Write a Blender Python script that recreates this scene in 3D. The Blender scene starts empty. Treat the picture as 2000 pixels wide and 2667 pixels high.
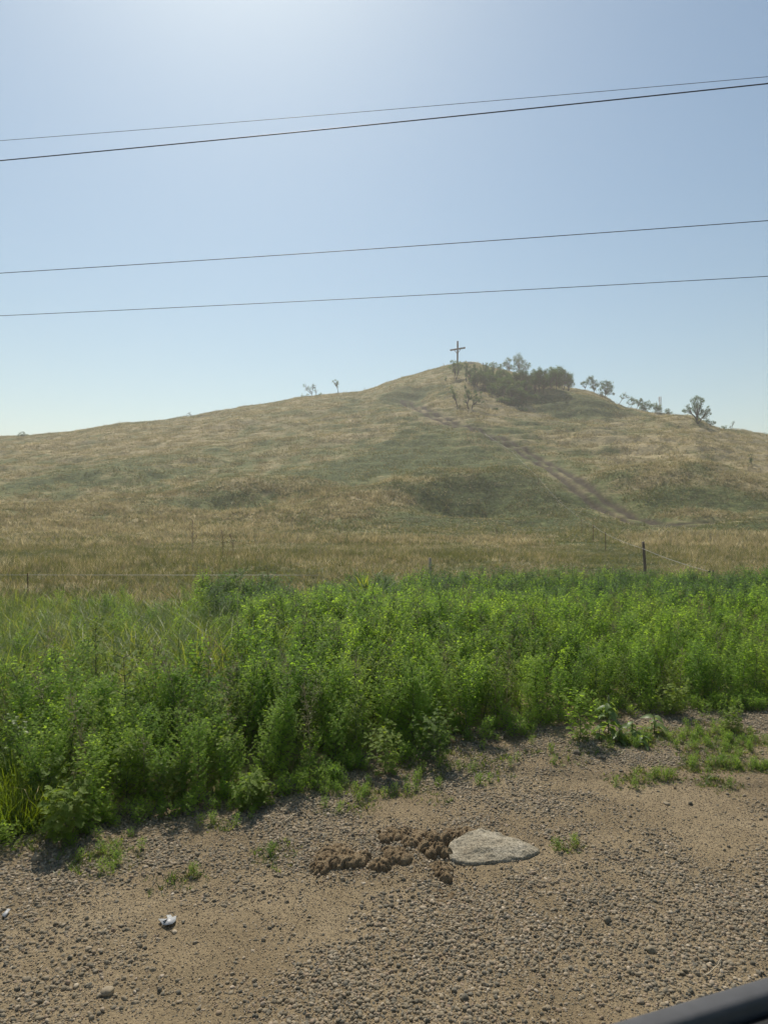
import bpy, math, random
import numpy as np
from mathutils import Vector, Matrix, Euler
R = math.radians
SC = bpy.context.scene
COL = SC.collection

# ------------------------------------------------------------------ camera, light, exposure
EYE = 2.0
FPX = 1778.0                       # focal length in pixels of the 2000 px wide photograph
cam_d = bpy.data.cameras.new('camera')
cam = bpy.data.objects.new('camera', cam_d); COL.objects.link(cam)
cam.location = (0, 0, EYE); cam.rotation_euler = (R(90), 0, 0)
cam_d.sensor_fit = 'VERTICAL'; cam_d.sensor_height = 36.0
cam_d.lens = 36.0 * FPX / 2667.0
cam_d.clip_start = 0.05; cam_d.clip_end = 6000
cam_d.dof.use_dof = True; cam_d.dof.focus_distance = 9.0; cam_d.dof.aperture_fstop = 11.0
SC.camera = cam

SUN_EL, SUN_AZ = 50.5, -13.0       # azimuth from +Y, negative to the left
w = bpy.data.worlds.new('World'); SC.world = w; w.use_nodes = True
nt = w.node_tree; bg = nt.nodes['Background']
sk = nt.nodes.new('ShaderNodeTexSky'); sk.sky_type = 'NISHITA'; sk.sun_disc = False
sk.sun_elevation = R(SUN_EL); sk.sun_rotation = R(SUN_AZ)
sk.air_density = 1.2; sk.dust_density = 0.85; sk.ozone_density = 0.8; sk.altitude = 0
tn = nt.nodes.new('ShaderNodeMix'); tn.data_type = 'RGBA'; tn.blend_type = 'MULTIPLY'; tn.inputs[0].default_value = 1.0
tn.inputs[7].default_value = (.865, .99, .99, 1); nt.links.new(sk.outputs['Color'], tn.inputs[6]); nt.links.new(tn.outputs[2], bg.inputs['Color'])
bg.inputs['Strength'].default_value = 0.090
sl = bpy.data.lights.new('sun', 'SUN'); sl.energy = 5.0; sl.angle = R(0.5); sl.color = (1.0, 0.93, 0.82)
sun = bpy.data.objects.new('sun', sl); COL.objects.link(sun)
sd = Vector((math.sin(R(SUN_AZ)) * math.cos(R(SUN_EL)), math.cos(R(SUN_AZ)) * math.cos(R(SUN_EL)), math.sin(R(SUN_EL))))
sun.rotation_euler = sd.to_track_quat('Z', 'Y').to_euler(); sun.location = sd * 100
HAZE = 0.00068
SC.view_settings.view_transform = 'Standard'; SC.view_settings.look = 'None'
SC.view_settings.exposure = 0.07; SC.view_settings.gamma = 1; SC.view_settings.use_curve_mapping = False
cy = SC.cycles
cy.max_bounces = 8; cy.diffuse_bounces = 5; cy.glossy_bounces = 2; cy.transmission_bounces = 5
cy.volume_bounces = 1; cy.transparent_max_bounces = 4
cy.use_denoising = True; cy.use_adaptive_sampling = True; cy.adaptive_threshold = 0.02
cy.sample_clamp_indirect = 4.0

rng = np.random.default_rng(7)
rnd = random.Random(7)

# ------------------------------------------------------------------ helpers
def tag(o, label=None, cat=None, group=None, kind=None):
    if label: o['label'] = label
    if cat: o['category'] = cat
    if group: o['group'] = group
    if kind: o['kind'] = kind
    return o

def empty(name, loc, rz=0.0):
    o = bpy.data.objects.new(name, None); COL.objects.link(o)
    o.location = loc; o.rotation_euler = (0, 0, rz); o.empty_display_size = 0.2
    return o

def mesh_np(name, V, F, mats=(), smooth=False, mi=None):
    """V (n,3); F list of (m,k) int arrays of polygons"""
    me = bpy.data.meshes.new(name)
    V = np.asarray(V, np.float32)
    if not isinstance(F, (list, tuple)): F = [F]
    F = [np.asarray(f, np.int32) for f in F if len(f)]
    me.vertices.add(len(V)); me.vertices.foreach_set('co', V.ravel())
    loops = np.concatenate([f.ravel() for f in F])
    sizes = np.concatenate([np.full(len(f), f.shape[1], np.int32) for f in F])
    starts = np.concatenate([[0], np.cumsum(sizes)[:-1]]).astype(np.int32)
    me.loops.add(len(loops)); me.loops.foreach_set('vertex_index', loops)
    me.polygons.add(len(sizes)); me.polygons.foreach_set('loop_start', starts)
    me.polygons.foreach_set('loop_total', sizes)
    if smooth: me.polygons.foreach_set('use_smooth', np.ones(len(sizes), bool))
    for m in mats: me.materials.append(m)
    if mi is not None: me.polygons.foreach_set('material_index', np.asarray(mi, np.int32))
    me.update(calc_edges=True); me.validate()
    return me

def obj(name, me, parent=None, loc=(0, 0, 0)):
    o = bpy.data.objects.new(name, me); COL.objects.link(o); o.location = loc
    if parent is not None: o.parent = parent
    return o

class MB:
    """collects vertices and faces into one mesh"""
    def __init__(s): s.V = []; s.Q = []; s.T = []; s.qm = []; s.tm = []; s.n = 0
    def add(s, V, Q=None, T=None, m=0):
        V = np.asarray(V, float).reshape(-1, 3)
        if Q is not None and len(Q): s.Q.append(np.asarray(Q) + s.n); s.qm.append(np.full(len(Q), m))
        if T is not None and len(T): s.T.append(np.asarray(T) + s.n); s.tm.append(np.full(len(T), m))
        s.V.append(V); s.n += len(V)
    def tube(s, pts, rad, k=6, m=0, cap=True):
        pts = np.asarray(pts, float); n = len(pts)
        rad = np.broadcast_to(np.asarray(rad, float), (n,))
        d = np.gradient(pts, axis=0); d /= np.linalg.norm(d, axis=1)[:, None] + 1e-9
        ref = np.array([0.31, 0.17, 0.93]);
        if abs(d[0] @ ref) > .93: ref = np.array([1., 0.2, 0])
        a = np.cross(d, ref); a /= np.linalg.norm(a, axis=1)[:, None] + 1e-9
        b = np.cross(d, a)
        th = np.arange(k) * 2 * np.pi / k
        V = pts[:, None] + rad[:, None, None] * (np.cos(th)[None, :, None] * a[:, None] + np.sin(th)[None, :, None] * b[:, None])
        i = np.arange(n - 1)[:, None] * k; j = np.arange(k)[None]; j2 = (j + 1) % k
        Q = np.stack([i + j, i + j2, i + k + j2, i + k + j], -1).reshape(-1, 4)
        V = V.reshape(-1, 3)
        T = None
        if cap:
            V = np.vstack([V, pts[0], pts[-1]]); c0 = n * k
            jj = np.arange(k); T = np.vstack([np.stack([np.full(k, c0), (jj + 1) % k, jj], 1),
                                              np.stack([np.full(k, c0 + 1), (n - 1) * k + jj, (n - 1) * k + (jj + 1) % k], 1)])
        s.add(V, Q, T, m)
    def box(s, c, half, rz=0, m=0, rot=None):
        h = np.array(half)
        V = np.array([[x, y, z] for x in (-1, 1) for y in (-1, 1) for z in (-1, 1)], float) * h
        Mx = rot if rot is not None else np.array(Matrix.Rotation(rz, 3, 'Z'))
        V = V @ np.asarray(Mx).T + np.asarray(c)
        s.add(V, [[0, 1, 3, 2], [4, 6, 7, 5], [0, 4, 5, 1], [2, 3, 7, 6], [0, 2, 6, 4], [1, 5, 7, 3]], None, m)
    def place(s, tv, tf, P, D, N, S, m=0, droop=0.0):
        """template tv (k,3) (along, side, up) with faces tf (quads or tris) put at P with direction D, normal N, scale S"""
        P = np.asarray(P, float); D = np.asarray(D, float); N = np.asarray(N, float)
        D = D / (np.linalg.norm(D, axis=1)[:, None] + 1e-9)
        Sd = np.cross(N, D); Sd /= np.linalg.norm(Sd, axis=1)[:, None] + 1e-9
        U = np.cross(D, Sd)
        S = np.asarray(S, float).reshape(-1, 1, 1)
        a = tv[None, :, 0:1]; b = tv[None, :, 1:2]; c = tv[None, :, 2:3]
        V = P[:, None] + S * (a * D[:, None] + b * Sd[:, None] + c * U[:, None])
        V[:, :, 2] -= (droop * S * a * a)[:, :, 0]
        n, k = len(P), len(tv)
        F = (np.asarray(tf)[None] + (np.arange(n) * k)[:, None, None]).reshape(-1, np.asarray(tf).shape[1])
        if F.shape[1] == 4: s.add(V.reshape(-1, 3), F, None, m)
        else: s.add(V.reshape(-1, 3), None, F, m)
    def mesh(s, name, mats=(), smooth=False):
        F = []; mi = []
        if s.Q: F.append(np.vstack(s.Q)); mi.append(np.concatenate(s.qm))
        if s.T: F.append(np.vstack(s.T)); mi.append(np.concatenate(s.tm))
        return mesh_np(name, np.vstack(s.V), F, mats, smooth, np.concatenate(mi))

# numpy value noise
_tab = rng.random((256, 256))
def vnoise(x, y):
    x = np.asarray(x, float); y = np.asarray(y, float)
    xi = np.floor(x).astype(int); yi = np.floor(y).astype(int)
    fx = x - xi; fy = y - yi; fx = fx * fx * (3 - 2 * fx); fy = fy * fy * (3 - 2 * fy)
    g = lambda a, b: _tab[a & 255, b & 255]
    return (g(xi, yi) * (1 - fx) + g(xi + 1, yi) * fx) * (1 - fy) + (g(xi, yi + 1) * (1 - fx) + g(xi + 1, yi + 1) * fx) * fy
def fbm(x, y, o=4, lac=2.03, gain=.5):
    s = 0; a = 1; t = 0
    for k in range(o):
        s = s + a * vnoise(x + 17.3 * k, y - 9.1 * k); t += a; a *= gain; x = x * lac; y = y * lac
    return s / t
def sstep(a, b, x):
    t = np.clip((x - a) / (b - a), 0, 1); return t * t * (3 - 2 * t)

# ------------------------------------------------------------------ materials
def new_mat(name):
    m = bpy.data.materials.new(name); m.use_nodes = True
    n = m.node_tree.nodes; n.clear()
    return m, m.node_tree, n, m.node_tree.links
def ramp(n, stops, interp='LINEAR'):
    r = n.new('ShaderNodeValToRGB'); cr = r.color_ramp; cr.interpolation = interp
    while len(cr.elements) > 1: cr.elements.remove(cr.elements[0])
    cr.elements[0].position = stops[0][0]; cr.elements[0].color = (*stops[0][1], 1)
    for p, c in stops[1:]:
        e = cr.elements.new(p); e.color = (*c, 1)
    return r
def noise(n, l, scale, detail=3, rough=.55, vec=None):
    t = n.new('ShaderNodeTexNoise'); t.inputs['Scale'].default_value = scale
    t.inputs['Detail'].default_value = detail; t.inputs['Roughness'].default_value = rough
    if vec is not None: l.new(vec, t.inputs['Vector'])
    return t
def math_n(n, l, op, a, b=None, clamp=False):
    m = n.new('ShaderNodeMath'); m.operation = op; m.use_clamp = clamp
    for i, v in enumerate((a, b)):
        if v is None: continue
        if isinstance(v, (int, float)): m.inputs[i].default_value = v
        else: l.new(v, m.inputs[i])
    return m.outputs[0]
def mixc(n, l, f, a, b, mode='MIX'):
    m = n.new('ShaderNodeMix'); m.data_type = 'RGBA'; m.blend_type = mode
    for s, v in ((0, f), (6, a), (7, b)):
        if isinstance(v, (int, float)): m.inputs[s].default_value = v
        elif isinstance(v, tuple): m.inputs[s].default_value = (*v, 1)
        else: l.new(v, m.inputs[s])
    return m.outputs[2]

def leaf_mat(name, stops, trans=0.45, tcol=None, rough=.45, nscale=9.0, spec=.35, ws=.8, wa=.55):
    """leaf: colour varied by plant and by place on the plant, light passes through"""
    m, t, n, l = new_mat(name)
    oi = n.new('ShaderNodeObjectInfo'); tc = n.new('ShaderNodeTexCoord')
    nz = noise(n, l, nscale, 2, .6, tc.outputs['Object'])
    f = math_n(n, l, 'ADD', math_n(n, l, 'MULTIPLY', oi.outputs['Random'], .5), math_n(n, l, 'MULTIPLY', nz.outputs['Fac'], .75))
    geo = n.new('ShaderNodeNewGeometry'); wn = noise(n, l, ws, 3, .55, geo.outputs['Position'])
    f = math_n(n, l, 'ADD', f, math_n(n, l, 'MULTIPLY', math_n(n, l, 'SUBTRACT', wn.outputs['Fac'], .5), wa * 2.2))
    f = math_n(n, l, 'SUBTRACT', f, .12, True)
    r = ramp(n, stops); l.new(f, r.inputs['Fac'])
    b = n.new('ShaderNodeBsdfPrincipled'); l.new(r.outputs['Color'], b.inputs['Base Color'])
    b.inputs['Roughness'].default_value = rough; b.inputs['Specular IOR Level'].default_value = spec
    tr = n.new('ShaderNodeBsdfTranslucent')
    tcol = tcol or (1.9, 1.8, .55)
    tm = mixc(n, l, 1.0, r.outputs['Color'], tcol, 'MULTIPLY')
    l.new(tm, tr.inputs['Color'])
    mx = n.new('ShaderNodeMixShader'); mx.inputs[0].default_value = trans
    l.new(b.outputs[0], mx.inputs[1]); l.new(tr.outputs[0], mx.inputs[2])
    o = n.new('ShaderNodeOutputMaterial'); l.new(mx.outputs[0], o.inputs['Surface'])
    return m

def plain_mat(name, c1, c2, scale=20, rough=.8, bump=.3, bdist=.01, metal=0.0, random_=0.0, coord='Object', spec=.3, detail=5):
    m, t, n, l = new_mat(name)
    tc = n.new('ShaderNodeTexCoord')
    nz = noise(n, l, scale, detail, .6, tc.outputs[coord])
    f = nz.outputs['Fac']
    if random_:
        oi = n.new('ShaderNodeObjectInfo')
        f = math_n(n, l, 'ADD', math_n(n, l, 'MULTIPLY', f, 1 - random_), math_n(n, l, 'MULTIPLY', oi.outputs['Random'], random_), True)
    r = ramp(n, [(.3, c1), (.7, c2)]); l.new(f, r.inputs['Fac'])
    b = n.new('ShaderNodeBsdfPrincipled'); l.new(r.outputs['Color'], b.inputs['Base Color'])
    b.inputs['Roughness'].default_value = rough; b.inputs['Metallic'].default_value = metal
    b.inputs['Specular IOR Level'].default_value = spec
    if bump:
        bp = n.new('ShaderNodeBump'); bp.inputs['Strength'].default_value = bump; bp.inputs['Distance'].default_value = bdist
        nz2 = noise(n, l, scale * 3, 4, .6, tc.outputs[coord]); l.new(nz2.outputs['Fac'], bp.inputs['Height'])
        l.new(bp.outputs[0], b.inputs['Normal'])
    o = n.new('ShaderNodeOutputMaterial'); l.new(b.outputs[0], o.inputs['Surface'])
    return m

M = {}
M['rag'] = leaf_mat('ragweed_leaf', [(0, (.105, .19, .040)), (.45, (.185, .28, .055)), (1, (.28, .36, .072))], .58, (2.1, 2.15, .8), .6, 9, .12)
M['mug'] = leaf_mat('mugwort_leaf', [(0, (.050, .10, .036)), (.5, (.085, .15, .046)), (1, (.14, .21, .058))], .45, (1.9, 2.0, .8), .6, 9, .15)
M['shade'] = leaf_mat('shade_toned_ragweed_leaf', [(0, (.085, .145, .030)), (.5, (.145, .21, .040)), (1, (.22, .28, .055))], .45, (2.0, 1.9, .7), .6, 9, .12)  # darker copy of the ragweed leaf, the bank's shade painted into its colour
M['stem'] = plain_mat('weed_stem', (.07, .10, .035), (.12, .14, .06), 30, .7, 0)
M['straw_stem'] = plain_mat('straw_coloured_stem', (.22, .18, .10), (.36, .30, .18), 30, .8, 0)
M['darkstem'] = plain_mat('dark_weed_stem', (.035, .04, .025), (.07, .06, .04), 30, .7, 0)
M['grass'] = leaf_mat('green_grass_blade', [(0, (.055, .10, .028)), (.5, (.12, .18, .045)), (1, (.25, .28, .09))], .45, (1.9, 1.7, .6), nscale=14)
M['brightgrass'] = leaf_mat('fresh_grass_blade', [(0, (.07, .13, .02)), (1, (.15, .21, .035))], .5, (2.1, 1.8, .4), nscale=14)
M['dry'] = leaf_mat('dry_grass_blade', [(0, (.17, .15, .08)), (.45, (.32, .275, .155)), (.8, (.48, .42, .27)), (1, (.68, .62, .46))], .4, (1.4, 1.3, 1.05), .6, 6, .2, .45, .6)
M['drygreen'] = leaf_mat('half_dry_grass_blade', [(0, (.065, .09, .032)), (.5, (.125, .14, .052)), (1, (.25, .225, .115))], .4, (1.6, 1.45, .8), .6, 6, .2, .5, .5)
M['treeleaf'] = leaf_mat('tree_leaf', [(0, (.028, .06, .02)), (.5, (.058, .105, .034)), (1, (.12, .17, .055))], .38, (1.7, 1.9, .8), .6, .9, .12)
M['bark'] = plain_mat('tree_bark', (.05, .042, .035), (.10, .085, .07), 4, .9, .4, .05)
M['pig'] = leaf_mat('pigweed_leaf', [(0, (.11, .18, .06)), (1, (.22, .29, .11))], .5, (1.8, 1.7, .6))
M['spike'] = plain_mat('flower_spike', (.12, .16, .06), (.24, .26, .12), 60, .8, .6, .01)
M['wood'] = plain_mat('weathered_post_wood', (.10, .075, .055), (.20, .16, .12), 12, .85, .5, .006)
M['palewood'] = plain_mat('pale_post_wood', (.30, .24, .17), (.46, .38, .28), 12, .8, .4, .006)
M['rust'] = plain_mat('rusty_steel', (.07, .04, .028), (.13, .075, .05), 40, .8, .3, .003, .3)
M['wire'] = plain_mat('pale_fence_wire', (.28, .27, .24), (.40, .38, .34), 40, .5, 0)
M['cable'] = plain_mat('dark_cable_sheath', (.018, .018, .02), (.035, .035, .038), 40, .6, 0)
M['crosswood'] = plain_mat('dark_cross_timber', (.012, .011, .010), (.022, .019, .017), 3, .8, .3, .02)
M['straw'] = plain_mat('dead_stalk', (.16, .11, .08), (.26, .19, .13), 30, .9, 0)
M['twig'] = plain_mat('dry_twig', (.30, .24, .16), (.5, .42, .30), 30, .9, 0)
M['litter'] = plain_mat('white_plastic_litter', (.28, .28, .28), (.46, .46, .45), 90, .4, .5, .002)
M['steel'] = plain_mat('mast_steel', (.30, .31, .33), (.42, .43, .45), 5, .5, 0, .01, .3)
M['slab'] = plain_mat('pale_stone_slab', (.28, .26, .24), (.38, .36, .33), 2, .9, 0)
M['rubber'] = plain_mat('black_rubber_seal', (.060, .061, .064), (.075, .076, .080), 60, .75, .2, .001)
M['trim'] = plain_mat('black_door_trim', (.006, .006, .007), (.010, .010, .011), 90, .7, .3, .001)
M['paint'] = plain_mat('grey_car_paint', (.12, .125, .13), (.13, .135, .14), 3, .3, 0, metal=.6, spec=.5)
M['petal'] = plain_mat('white_petal', (.7, .7, .62), (.8, .8, .7), 30, .7, 0)

# ------------------------------------------------------------------ terrain
SKY = np.array([(-700, 1240), (-350, 1180), (0, 1138), (100, 1133), (200, 1122), (270, 1109), (320, 1102), (400, 1096), (500, 1083), (560, 1073), (640, 1059), (720, 1046), (780, 1035),
                (880, 1025), (940, 1020), (965, 1013), (1000, 999), (1050, 983), (1100, 970), (1150, 956), (1185, 948), (1215, 944), (1240, 945),
                (1266, 954), (1311, 963), (1400, 985), (1450, 998), (1480, 1010), (1511, 1016), (1543, 1024), (1574, 1036), (1605, 1053), (1637, 1065),
                (1699, 1075), (1746, 1078), (1806, 1087), (1840, 1101), (1919, 1119), (2000, 1132), (2350, 1185), (2700, 1240)], float)
_saz = np.arctan((SKY[:, 0] - 1000) / FPX)
_se = (1333 - SKY[:, 1]) / FPX * np.cos(_saz)
_saz = np.concatenate([[-3.15, -1.6, -1.1], _saz, [1.1, 1.6, 3.15]]); _se = np.concatenate([[.0, .0, .035], _se, [.035, .0, .0]])
_raz = np.arctan((np.array([-700, 0, 500, 900, 1190, 1400, 1500, 1620, 1740, 1820, 2000, 2500]) - 1000) / FPX)
_rr = np.array([250, 235, 245, 262, 272, 262, 245, 225, 200, 185, 180, 180.])
def field_z(r): return np.interp(r, [0, 9, 14, 50, 66, 75], [0, 0, -.30, -.30, -.05, .25])
def base_z(x, y):
    r = np.hypot(x, y); az = np.arctan2(x, y)
    e = np.interp(az, _saz, _se); RR = np.interp(az, _raz, _rr) / np.maximum(np.cos(az), .6)
    r0 = 72.0
    eb = (.18 - EYE) / r0
    t = np.clip((r - r0) / (RR - r0), 0, 1)
    S = 1 - (1 - t) ** 1.8
    ee = eb + (np.maximum(e, .0) - eb) * S
    back = np.maximum(r - RR, 0)
    ee = ee - back / RR * .16 - .5 * (back / RR) ** 2 * .3
    zh = EYE + ee * r
    zh = np.where(r > RR, np.maximum(zh, EYE + e * RR - (r - RR) * .22), zh)
    zh = np.maximum(zh, -4.0)
    flat = sstep(1.0, 1.6, np.abs(az))
    k = sstep(66, 84, r)
    z = field_z(r) * (1 - k) + zh * k
    return z * (1 - flat) + field_z(r) * flat
def unproj(px, py, fn=base_z):
    """point of the terrain seen at this pixel of the photograph (ray march)"""
    px = np.atleast_1d(np.asarray(px, float)); py = np.atleast_1d(np.asarray(py, float))
    u = (px - 1000) / FPX; v = (1333 - py) / FPX
    Y = np.geomspace(1.5, 420, 3000)
    Z = fn(u[:, None] * Y, np.broadcast_to(Y, (len(u), len(Y)))); rz = EYE + v[:, None] * Y
    hit = rz <= Z
    i = np.where(hit.any(1), hit.argmax(1), np.abs(rz - Z)[:, 1500:].argmin(1) + 1500)
    y = Y[i]
    return np.stack([u * y, y, fn(u * y, y)], 1)
# bumps: px, py, half width px, half depth m, height m
BUMPS = [(1010, 1300, 90, 5, 1.6), (1200, 1312, 120, 4.5, -2.6), (1250, 1262, 130, 6, 1.6), (1090, 1262, 70, 5, .8), (1390, 1300, 50, 4, .8), (650, 1308, 90, 4, -1.1), (640, 1280, 110, 4, .6),
         (1780, 1250, 160, 8, 2.0), (1830, 1320, 190, 5, -.7), (1650, 1275, 60, 6, .9), (1420, 1035, 70, 8, 1.8), (1470, 1078, 110, 7, -2.4), (1560, 1062, 60, 8, .9),
         (1085, 1032, 45, 8, -2.6), (1130, 1018, 18, 9, .8), (1050, 1012, 45, 8, .8), (1740, 1097, 45, 5, .3), (1790, 1118, 40, 5, -1.0), (1880, 1112, 30, 5, -.7), (150, 1290, 120, 5, -.7), (100, 1262, 130, 5, .5),
         (1650, 1160, 120, 8, .9), (1700, 1195, 110, 7, -.6), (1900, 1215, 60, 4, -.6), (820, 1150, 130, 8, .5), (850, 1110, 60, 6, .4), (900, 1240, 80, 6, .5), (780, 1260, 70, 6, .4)]
_bc = unproj([b[0] for b in BUMPS], [b[1] for b in BUMPS])
def bumps_z(x, y):
    z = 0
    r = np.hypot(x, y)
    for (px, py, wpx, dm, h), c in zip(BUMPS, _bc):
        rc = math.hypot(c[0], c[1]); ux, uy = c[0] / rc, c[1] / rc
        dr = (x - c[0]) * ux + (y - c[1]) * uy; dt = (x - c[0]) * uy - (y - c[1]) * ux
        z = z + h * 1.3 * np.exp(-.5 * ((dr / dm) ** 2 + (dt / (wpx / FPX * rc)) ** 2))
    return z
def lumps_z(x, y):
    r = np.hypot(x, y)
    k = sstep(60, 95, r)
    n1 = fbm(x / 22 + 5, y / 22 + 9, 4) - .5
    n2 = fbm(x / 5.5 + 40, y / 5.5, 3) - .5
    far = sstep(190, 235, r)
    k2 = sstep(16, 30, r)
    rdg = np.abs(fbm(x / 13 + 3, y / 7, 3) - .5)
    hh = base_z(x, y)
    terr = np.sin(2 * np.pi * (hh / 1.9 + 1.6 * fbm(x / 17 + 31, y / 17, 3))) * sstep(.42, .62, fbm(x / 30 + 77, y / 30, 2) + .25 * (x > 0)) * sstep(110, 150, r) * sstep(262, 235, r)
    return .34 * terr + k * (1 - .8 * far) * (n1 * 2.8 + (.22 - rdg) * 1.4) + k2 * n2 * (.35 + .45 * k) * (1 - .6 * far)
TRACK_PX = [(1770, 1366), (1700, 1362), (1640, 1348), (1575, 1312), (1515, 1270), (1450, 1222), (1390, 1185), (1330, 1152), (1270, 1128), (1200, 1108), (1150, 1090), (1110, 1072), (1075, 1055), (1050, 1042)]
def ground0(x, y): return base_z(x, y) + bumps_z(x, y) + lumps_z(x, y)
def dens(p, n=14):
    p = np.asarray(p, float); t = np.linspace(0, len(p) - 1, (len(p) - 1) * n + 1)
    return np.stack([np.interp(t, np.arange(len(p)), p[:, k]) for k in range(p.shape[1])], 1)
_tp = dens(TRACK_PX, 3)
TRACK = unproj(_tp[:, 0], _tp[:, 1], ground0)[:, :2]
k_ = np.ones(5) / 5
TRACK = np.stack([np.convolve(np.pad(TRACK[:, i], 2, 'edge'), k_, 'valid') for i in (0, 1)], 1)
# the track runs on past the frame along the foot of the hill
TRACK = np.vstack([[(120, 88), (80, 82)], TRACK])
def seg_dist(x, y, poly):
    d = np.full(x.shape, 1e9); sg = np.zeros(x.shape)
    for a, b in zip(poly[:-1], poly[1:]):
        v = b - a; L = v @ v + 1e-9
        t = np.clip(((x - a[0]) * v[0] + (y - a[1]) * v[1]) / L, 0, 1)
        dx = x - a[0] - t * v[0]; dy = y - a[1] - t * v[1]
        dd = np.hypot(dx, dy); m = dd < d
        d = np.where(m, dd, d); sg = np.where(m, np.sign(v[0] * dy - v[1] * dx), sg)
    return d, sg
def track_mask(x, y):
    m = np.zeros(x.shape); wide = np.zeros(x.shape)
    sel = (np.hypot(x, y) > 60) & (y > 40) & (x > -30) & (y < 300)
    if sel.any():
        xs, ys = x[sel], y[sel]
        wob = (fbm(xs / 3, ys / 3, 2) - .5) * .5
        d, sg = seg_dist(xs, ys, TRACK)
        ds = d * sg + wob
        m[sel] = np.exp(-.5 * ((np.abs(ds) - 1.05) / .42) ** 2)
        wide[sel] = np.exp(-.5 * (ds / 2.3) ** 4)
    return m, wide
def ground_z(x, y):
    x = np.asarray(x, float); y = np.asarray(y, float)
    m, wd = track_mask(x, y)
    return ground0(x, y) - .30 * m - .25 * wd

# gravel edge (world y as a function of world x), measured in the photograph
EDGE = np.array([(-14, -2.6), (-6, 2.2), (-2.6, 3.95), (-2.15, 4.2), (-1.5, 4.45), (-.81, 4.85), (0, 5.45), (.9, 6.0), (1.83, 6.55), (2.8, 6.85), (3.9, 7.0), (6, 8.0), (14, 12)], float)
def edge_y(x): return np.interp(x, EDGE[:, 0], EDGE[:, 1]) + .25 * (fbm(np.asarray(x) * 1.7 + 3, np.asarray(x) * 0, 3) - .5)
def gravel_z(x, y):
    return .045 * (fbm(x / 1.3, y / 1.3, 3) - .5) + .030 * (fbm(x / .20 + 7, y / .20, 4) - .5)

# painted greenness: px,py,rx,ry,amount
GREENS = [(1230, 1150, 170, 30, .45), (1240, 1305, 130, 26, 1.0), (1440, 1050, 80, 16, .6), (1085, 1030, 35, 8, .6), (1830, 1310, 180, 16, .4), (1000, 1235, 260, 26, .35), (640, 1305, 110, 18, .55), (140, 1265, 170, 22, .4), (1030, 1040, 25, 14, .4),
          (1565, 1428, 46, 24, 1.1), (1505, 1385, 46, 20, 1.0), (1635, 1470, 50, 22, 1.1), (1800, 1290, 200, 30, .4), (1900, 1372, 140, 10, .6), (620, 1505, 170, 9, .4), (90, 1440, 110, 9, .5),
          (560, 1190, 320, 40, .2), (1100, 1195, 160, 16, .4), (1460, 1340, 60, 20, .6), (1250, 1360, 200, 12, .5), (1350, 1250, 110, 28, .45), (1450, 1090, 200, 14, -.1), (1500, 1060, 120, 20, .25),
          (1000, 1320, 70, 25, -.5), (700, 1130, 300, 20, -.25), (250, 1400, 300, 28, -.35), (1100, 1420, 350, 26, -.35), (1700, 1180, 250, 30, -.35), (1850, 1440, 200, 40, -.45), (200, 1160, 300, 20, -.3), (1850, 1150, 200, 20, -.3), (1300, 1080, 90, 16, -.3)]
_gc = unproj([g[0] for g in GREENS], [g[1] for g in GREENS], ground0)
_g1 = unproj([g[0] for g in GREENS], [g[1] - g[3] for g in GREENS], ground0)
def greenness(x, y):
    g = .48 + .06 * sstep(60, 40, np.hypot(x, y)) + 1.0 * (fbm(x / 26 + 11, y / 26, 4) - .5) + 1.3 * (fbm(x / 4.5, y / 4.5 + 30, 3) - .5)
    for (px, py, rx, ry, a), c, c1 in zip(GREENS, _gc, _g1):
        rc = math.hypot(c[0], c[1]); ux, uy = c[0] / rc, c[1] / rc
        dm = min(max(abs(math.hypot(c1[0], c1[1]) - rc), 2.0), 40)
        dr = (x - c[0]) * ux + (y - c[1]) * uy; dt = (x - c[0]) * uy - (y - c[1]) * ux
        g = g + a * np.exp(-.5 * ((dr / dm) ** 2 + (dt / (rx / FPX * rc)) ** 2))
    return np.clip(g, 0, 1)

# terrain sheet: polar grid about the viewpoint, dense over the view, to 1200 m all round
azs = np.concatenate([np.linspace(-math.pi, -.72, 40)[:-1], np.linspace(-.72, .72, 760), np.linspace(.72, math.pi, 40)[1:-1]])
rs = np.concatenate([[0.0, .8, 1.6, 2.6], np.geomspace(3.4, 62, 110), np.geomspace(62.9, 300, 300), np.geomspace(306, 1200, 40)])
NA, NR = len(azs), len(rs)
RRg, AA = np.meshgrid(rs, azs, indexing='ij')
GX = RRg * np.sin(AA); GY = RRg * np.cos(AA)
GZ = ground_z(GX, GY)
inside = (GY < edge_y(GX) + .6) & (RRg < 20)
GZ = np.where(inside, GZ - .12, GZ)
V = np.stack([GX, GY, GZ], -1).reshape(-1, 3)
i = np.arange(NR - 1)[:, None] * NA; j = np.arange(NA)[None]; j2 = (j + 1) % NA
Q = np.stack([i + j, i + NA + j, i + NA + j2, i + j2], -1).reshape(-1, 4)
m, t, n, l = new_mat('hillside_turf')
at = n.new('ShaderNodeAttribute'); at.attribute_name = 'green'
at2 = n.new('ShaderNodeAttribute'); at2.attribute_name = 'track'
tc = n.new('ShaderNodeTexCoord')
na = noise(n, l, .9, 4, .65, tc.outputs['Object']); nb = noise(n, l, 5.0, 3, .6, tc.outputs['Object'])
g = math_n(n, l, 'ADD', at.outputs['Fac'], math_n(n, l, 'MULTIPLY', math_n(n, l, 'SUBTRACT', na.outputs['Fac'], .5), 1.5))
g = math_n(n, l, 'ADD', g, math_n(n, l, 'MULTIPLY', math_n(n, l, 'SUBTRACT', nb.outputs['Fac'], .5), .7), True)
r1 = ramp(n, [(0, (.35, .285, .16)), (.3, (.27, .23, .12)), (.6, (.155, .155, .062)), (.85, (.11, .13, .045)), (1, (.065, .085, .030))]); l.new(g, r1.inputs['Fac'])
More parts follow.
